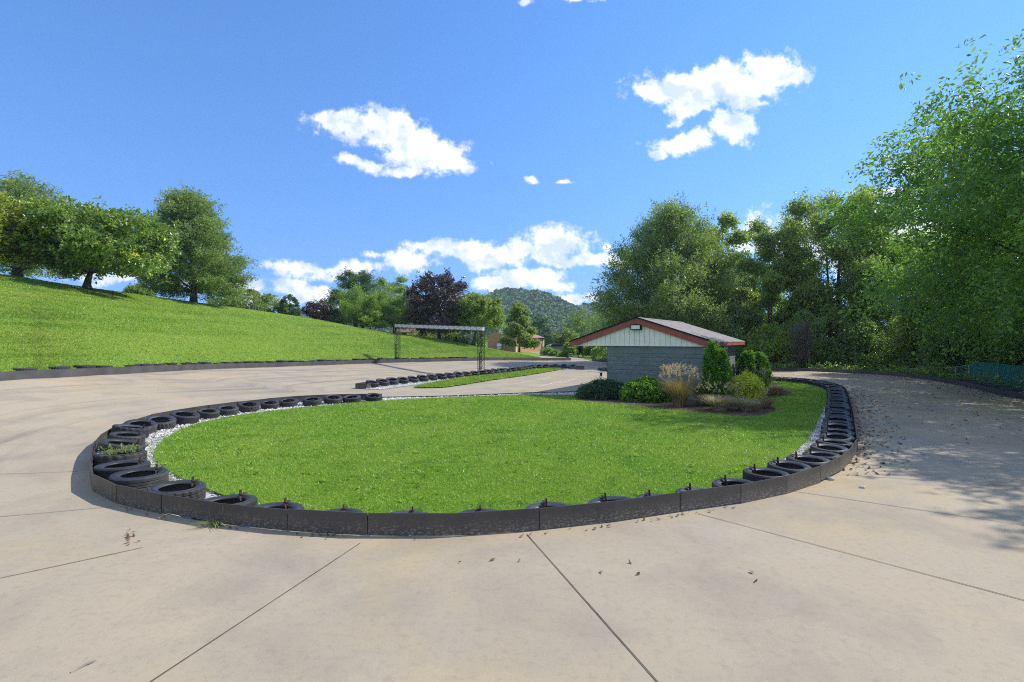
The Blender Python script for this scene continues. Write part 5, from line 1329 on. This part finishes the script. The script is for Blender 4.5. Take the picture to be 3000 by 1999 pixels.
# ------------------------------------------------------------------ far buildings, car, gate, pole
MAT['salmon'] = simple_mat('salmon_stucco', (.50, .27, .17), .85, .2, .08, 1.2, .2)
MAT['tile'] = simple_mat('pink_roof', (.42, .16, .17), .7, .3, .15, 4, .2)
MAT['trim'] = simple_mat('cream_trim', (.62, .55, .44), .7, .3, .06, 4, .1)
MAT['brownroof'] = simple_mat('brown_roof', (.2, .13, .10), .85, .2, .2, 4, .2)
MAT['blue_siding'] = simple_mat('blue_grey_siding', (.07, .10, .14), .6, .3, .15, 3, .1)
def salmon_building():
    c0 = np.array([.63, 84.0, 0]); u = np.array([-.77, .64, 0]); w = np.array([.58, .815, 0])
    u = np.array([-.815, .58, 0])
    root = empty('salmon_building', c0, 0, 'salmon stucco building with a rounded gable behind the bright green tree', 'building')
    W, L, ez_, top = 5.9, 8.6, 2.5, 3.55
    ring = [u*0 + np.array([0, 0, -.3]), u*W + np.array([0, 0, -.3]), u*W + np.array([0, 0, ez_])]
    for k in range(1, 16):
        t = k/16; ring.append(u*W*(1-t) + np.array([0, 0, ez_ + .05 + (top-ez_)*math.sin(math.pi*t)**.75]))
    ring.append(np.array([0, 0, ez_]))
    mb = MB(); mb.prism(ring, w*.35); 
    mb.prism([w*.35 + np.array([0, 0, -.3]), w*.35 + u*W + np.array([0, 0, -.3]), w*.35 + u*W + np.array([0, 0, ez_-.05]), w*.35 + np.array([0, 0, ez_-.05])], w*(L-.35))
    wl_ = mb.build('wall', MAT['salmon'], root)
    rb_ = MB(); rb_.prism([w*.4 - u*.25 + np.array([0, 0, ez_-.04]), w*.4 + u*(W+.25) + np.array([0, 0, ez_-.04]), w*.4 + u*W/2 + np.array([0, 0, top-.15])], w*(L-.1)); rf_ = rb_.build('roof', MAT['tile'], root)
    fb = MB(); fb.box(w*(L/2+.3) - u*.28 + np.array([0, 0, ez_-.1]), (.06, L-.2, .2), [[u[0], w[0], 0], [u[1], w[1], 0], [0, 0, 1]]); fb.build('eave_board', MAT['dark'], rf_)
    tb_ = MB()
    for s_ in (.06, L-.06): tb_.box(w*s_ - u*.03 + np.array([0, 0, 1.15]), (.06, .35, 2.6), [[u[0], w[0], 0], [u[1], w[1], 0], [0, 0, 1]])
    tb_.build('corner_trim', MAT['trim'], wl_)
    mbx = MB(); q = u*3.2 - w*.18; mbx.box(q + np.array([0, 0, .8]), (.7, .34, .5), [[u[0], w[0], 0], [u[1], w[1], 0], [0, 0, 1]]); mbx.prism([q + u*.5 - w*.2 + np.array([0, 0, 1.06]), q - u*.5 - w*.2 + np.array([0, 0, 1.06]), q - u*.5 + w*.17 + np.array([0, 0, 1.5]), q + u*.5 + w*.17 + np.array([0, 0, 1.5])], np.array([0, 0, .05])); mbx.build('utility_hood', MAT['cover'], root)
    ds = MB(); q = u*2.75 - w*.35 + np.array([0, 0, 3.45]); a = np.arange(20)*2*math.pi/20
    ds.prism([q + u*math.cos(k)*.42 + np.array([0, 0, math.sin(k)*.46]) for k in a], w*.06); ds.bar(q + w*.05 + np.array([0, 0, -.4]), q + w*.4 + np.array([0, 0, -.95]), .06); ds.build('dish', MAT['lens'], root)
salmon_building()
def cottage():
    x0 = (1170-CX)*98/F; root = empty('cottage', (x0, 98, 1.4), 0, 'salmon cottage with brown roof glimpsed under the gantry beam', 'building')
    mb = MB(); mb.box((1.6, 2, 1.1), (4.0, 4, 2.4)); w_ = mb.build('wall', MAT['salmon'], root)
    r_ = MB(); r_.prism([(-.7, -.4, 2.2), (-.7, 4.4, 2.2), (-.7, 2, 3.2)], (4.9, 0, 0)); r_.build('roof', MAT['brownroof'], root)
    d_ = MB(); d_.box((.95, -.03, 1.05), (.95, .05, 2.0)); d_.build('door', MAT['dark'], root)
    t_ = MB(); t_.box((1.62, -.04, 1.05), (.28, .07, 2.1)); t_.build('door_trim', MAT['trim'], root)
cottage()
def shed():
    root = empty('blue_shed', (7.4, 118, 0), R(-8), 'blue grey shed with level siding boards beyond the parked car', 'building')
    mb = MB()
    for k in range(12): mb.box((2, 0, .14 + k*.24), (5.2, .16, .215))
    mb.box((2, 2.1, 1.45), (5.1, 4.0, 2.9)); mb.build('wall', MAT['blue_siding'], root)
    r_ = MB(); r_.prism([(-.9, -.4, 2.9), (-.9, 4.5, 2.9), (-.9, 2, 3.6)], (5.8, 0, 0)); r_.build('roof', MAT['dark'], root)
shed()
def car():
    q = P(1630, 1030, 88); root = empty('parked_car', (q[0], 88, 0), R(18), 'dark grey car parked beyond the drive bushes', 'car')
    MAT['carpaint'] = simple_mat('car_paint', (.16, .165, .175), .3, .5, .05, 3, .0, metal=.4); MAT['glass'] = simple_mat('dark_glass', (.015, .018, .02), .08, .6, .1, 3, 0)
    b = MB(); sec = [(-2.1, .35), (-2.15, .75), (-1.9, .92), (-1.0, .98), (1.2, .98), (2.0, .86), (2.15, .6), (2.1, .35)]
    b.prism([(x, -.85, z) for x, z in sec], (0, 1.7, 0)); b.prism([(x, -.72, z) for x, z in [(-1.05, 1.38), (-.75, 1.46), (.5, 1.46), (.75, 1.38)]], (0, 1.44, 0)); b.build('body', MAT['carpaint'], root)
    g_ = MB(); g_.prism([(x, -.74, z) for x, z in [(-1.65, .985), (-1.0, 1.375), (.72, 1.375), (1.35, .985)]], (0, 1.48, 0)); g_.build('windows', MAT['glass'], root)
    for x in (-1.35, 1.35):
        for y in (-.86, .70):
            w_ = MB(); a = np.arange(18)*2*math.pi/18; w_.prism([(x + .33*math.cos(k), y, .33 + .33*math.sin(k)) for k in a], (0, .16, 0)); wo = w_.build('wheel', MAT['rubber'], root)
            r_ = MB(); r_.prism([(x + .2*math.cos(k), y-.012, .33 + .2*math.sin(k)) for k in a], (0, .011, 0)); r_.build('rim', MAT['galv'], wo)
car()
def gate():
    q = G(1663, 1049); root = empty('gate', (q[0], q[1], 0), R(12), 'low black railed gate frame standing at the drive entrance', 'gate')
    f_ = MB()
    for x in (0, 1.35): f_.bar((x, 0, 0), (x, 0, 1.15), .07)
    f_.bar((0, 0, .22), (1.35, 0, .22), .07); f_.bar((0, 0, 1.1), (1.35, 0, 1.1), .06); f_.bar((0, -.5, .04), (0, .5, .04), .07); f_.bar((1.35, -.5, .04), (1.35, .5, .04), .07); f_.build('frame', MAT['black_metal'], root)
    b = MB()
    for k in range(1, 9): b.bar((k*.15, 0, .22), (k*.15, 0, 1.1), .025)
    b.build('rails', MAT['black_metal'], root)
gate()
def garden_post():
    q = G(1761, 1142); root = empty('garden_post', (q[0], q[1], 0), 0, 'thin black post with a small box on top beside the juniper', 'post')
    a = MB(); a.bar((0, 0, 0), (0, 0, .62), .03); a.build('pole', MAT['black_metal'], root)
    b = MB(); b.box((0, 0, .68), (.09, .07, .13)); b.bar((-.045, 0, .6), (-.12, 0, .5), .02); b.prism([(-.06, -.05, .745), (.06, -.05, .745), (.06, .05, .745), (-.06, .05, .745)], (0, 0, .02)); b.build('box', MAT['black_metal'], root)
garden_post()

# ------------------------------------------------------------------ fallen leaves, twig, stones
def litter():
    rg = np.random.default_rng(130); pts = []
    q = resample(RING, step=.1); m = (q[:, 0] > 5.5) & (q[:, 1] > 8.5) & (q[:, 1] < 24); e = q[m]; k = rg.integers(0, len(e), 620)
    t = np.array([.95, -.3]); pts.append(e[k] + t*(.05 + .9*rg.random(620)[:, None]**2) + rg.normal(size=(620, 2))*.06)
    r2 = resample(ROUTc, step=.1); r2 = r2[(r2[:, 1] > 14) & (r2[:, 1] < 34)]; k = rg.integers(0, len(r2), 1000); pts.append(r2[k] - np.array([.95, .1])*(.08 + 2.2*rg.random(1000)[:, None]**1.6))
    n = 6000; c = np.column_stack([8 + 14*rg.random(n), 10 + 24*rg.random(n)]); pts.append(c[:1000])
    pts.append(np.array([G(385 + 12*rg.normal(), 1578 + 12*rg.normal())[:2] for _ in range(11)]))
    pts.append(np.array([G(965 + 22*rg.normal(), 1571 + 2*rg.normal())[:2] for _ in range(9)])); pts.append(np.array([G(1640 + 400*rg.normal(), 1640 + 70*rg.random())[:2] for _ in range(8)]))
    e2 = RING[12:24]; e2 = resample(e2, step=.1); k = rg.integers(0, len(e2), 46); pts.append(e2[k] + np.array([0, -.06]) - np.array([0, .10])*rg.random((46, 1)))
    p = np.vstack(pts)
    ok = ~inside(p[:, 0], p[:, 1], RING); dro = inside(p[:, 0], p[:, 1], np.vstack([ROUTc, [(8, 60), (60, 60), (60, -8)]])); p = p[ok & ~dro]; m = len(p)
    z = zf(p[:, 0], p[:, 1]) + .012; a = rg.random(m)*6.283; s = (.022 + .03*rg.random(m))*np.where(p[:, 1] > 14, 1.12, np.where(p[:, 1] < 7.5, .7, 1.0))
    ux = np.column_stack([np.cos(a), np.sin(a), .22*rg.normal(size=m)])*s[:, None]; uy = np.column_stack([-np.sin(a), np.cos(a), .35*rg.normal(size=m)])*(s*.5)[:, None]
    c = np.column_stack([p, z]); v = np.stack([c - ux, c - uy, c + ux + np.array([0, 0, .015]), c + uy], axis=1).reshape(-1, 3); v[:, 2] = np.maximum(v[:, 2], np.repeat(z, 4) - .008)
    o = obj('fallen_leaves', make_mesh('fallen_leaves', v, np.arange(m*4).reshape(-1, 4), MAT['litter'], tint=rg.random(m))); tag(o, 'brown fallen leaves scattered over the shaded track and along the barriers', 'fallen leaves', kind='stuff')
litter()
tw = MB(); a, b = G(207, 1976), G(276, 1940); tw.tube([a + [0, 0, .012], (a+b)/2 + np.array([.01, .02, .016]), b + [0, 0, .012]], [.006, .008, .005], 6); tw.bar((a+b)/2 + np.array([0, 0, .014]), (a+b)/2 + np.array([.05, .05, .02]), .005)
tag(tw.build('twig', MAT['pale_bark']), 'small pale twig lying on the concrete in the near left corner', 'twig')
def stone(px, py, r, lab, sd):
    rg = np.random.default_rng(sd); q = G(px, py); V = []; n = 8
    for k, (zz, rr) in enumerate([(0, .8), (.35, 1.0), (.75, .75), (.95, .3)]):
        for j in range(n): a = j*6.283/n; s = rr*(1 + .2*rg.normal()); V.append((math.cos(a)*s*r*1.3, math.sin(a)*s*r, zz*r*.9))
    fs = [(k*n+j, k*n+(j+1) % n, (k+1)*n+(j+1) % n, (k+1)*n+j) for k in range(3) for j in range(n)] + [tuple(3*n+j for j in range(n)), tuple(range(n-1, -1, -1))]
    o = obj('stone', make_mesh('stone', np.array(V), fs, MAT['gravel_bed'], smooth=True), loc=(q[0], q[1], .002)); tag(o, lab, 'stone', 'loose stones on the near track')
stone(2433, 1406, .05, 'pale stone on the track below the right hand bend of the ring', 1)
stone(2526, 1430, .035, 'dark small stone on open concrete right of the pale stone', 2)

# ------------------------------------------------------------------ wooded mountains
MAT['mount'] = simple_mat('forest_floor', (.03, .055, .025), .95, .1, .4, .02, .3, space='geo', fine=.2)
LM['forest'] = leaf_mat('forest_canopy', (.05, .115, .03), (.14, .23, .05), trans=.0, rough=.8, spec=.1)
def mountain(prof, d, depth, lab_forest, ntree, seed, tr=(3.2, 6.5)):
    rg = np.random.default_rng(seed); prof = catmull(np.array(prof, float), 6)
    X = (prof[:, 0]-CX)*d/F; Z = EYE + (HY-prof[:, 1])*d/F - 4
    rows = [(-1.0, 0.0), (-.75, .2), (-.5, .48), (-.25, .78), (-.1, .93), (0, 1), (.2, .93), (.6, .55), (1, .1)]
    def surf(i, k): 
        x = np.interp(i, np.arange(len(X)), X); zz = np.interp(i, np.arange(len(X)), Z)
        t = np.interp(k, [r[0] for r in rows], [r[1] for r in rows]); wob = 1 + .10*np.sin(x*.045 + k*3)*(1-t)
        return np.column_stack([x*(1 + k*depth/d), d + k*depth + 0*x, np.maximum(zz*t*wob, -2)])
    n = len(X); ks = np.linspace(-1, 1, 17); v = np.vstack([surf(np.arange(n, dtype=float), np.full(n, k)) for k in ks]); i = np.arange(17*n).reshape(17, n)
    f = np.stack([i[:-1, :-1].ravel(), i[:-1, 1:].ravel(), i[1:, 1:].ravel(), i[1:, :-1].ravel()], axis=1)
    o = obj('hills', make_mesh('hills', v, f, MAT['mount'], smooth=True)); tag(o, kind='structure')
    c = surf(rg.random(ntree)*(n-1), -1 + 1.12*rg.random(ntree)); c = c[c[:, 2] > 0]; m = len(c); r = tr[0] + (tr[1]-tr[0])*rg.random(m)
    # leafy crowns: small clumps of facets over a dome
    nf = 34; u = norm(rg.normal(size=(m, nf, 3)) + np.array([0, -.2, .45])); p = c[:, None, :] + u*np.array([1, 1, 1.25])*(r[:, None]*(.75 + .35*rg.random((m, nf))))[..., None] + np.array([0, 0, 1.0])*r[:, None, None]*.9
    nn = norm(u + .5*rg.normal(size=(m, nf, 3))); s = norm(np.cross(nn, rg.normal(size=(m, nf, 3)))); t2 = np.cross(nn, s); q = (r*.42)[:, None, None]
    v = np.stack([p - s*q, p - t2*q*.8, p + s*q, p + t2*q*.8], axis=2).reshape(-1, 3)
    tint = np.clip(np.repeat(rg.random(m), nf)*.7 + .3*rg.random(m*nf), 0, .99)
    o = obj('forest', make_mesh('forest', v, np.arange(len(v)).reshape(-1, 4), LM['forest'], tint=tint)); tag(o, lab_forest, 'forest', kind='stuff')
mountain([(1330,960),(1390,905),(1434,880),(1465,868),(1492,863),(1530,868),(1574,870),(1610,881),(1650,899),(1690,918),(1730,945),(1790,985)], 700, 210, 'hazy blue green forest covering the mountain behind the salmon building', 5200, 140)
mountain([(950,960),(1010,915),(1060,880),(1110,852),(1150,848),(1190,862),(1225,885),(1290,930),(1350,975)], 800, 200, 'hazy forest on the low hill behind the pale trees', 1800, 141, (4, 8))
mountain([(1560,960),(1640,930),(1720,912),(1780,908),(1860,905),(1960,900),(2100,930),(2300,985)], 1300, 300, 'distant blue forest ridge behind the house', 1800, 142, (7, 12))
mountain([(700,985),(800,945),(890,935),(960,940),(1060,970),(1120,988)], 1200, 250, 'far low wooded ridge at the end of the grass bank', 900, 143, (7, 12))

def haze():
    m, nt, out = new_mat('haze_air'); v = N(nt, 'ShaderNodeVolumePrincipled'); v.inputs['Color'].default_value = (.72, .84, 1.0, 1); v.inputs['Density'].default_value = .00026; v.inputs['Anisotropy'].default_value = .2
    nt.links.new(v.outputs[0], out.inputs['Volume']); mb = MB(); mb.box((0, 690, 46), (3000, 1820, 102)); o = mb.build('haze', m); o.location = (0, 0, 0); tag(o, 'thin blue air in front of the far wooded hills', 'haze', kind='stuff')
HAZE = True
if HAZE: haze()
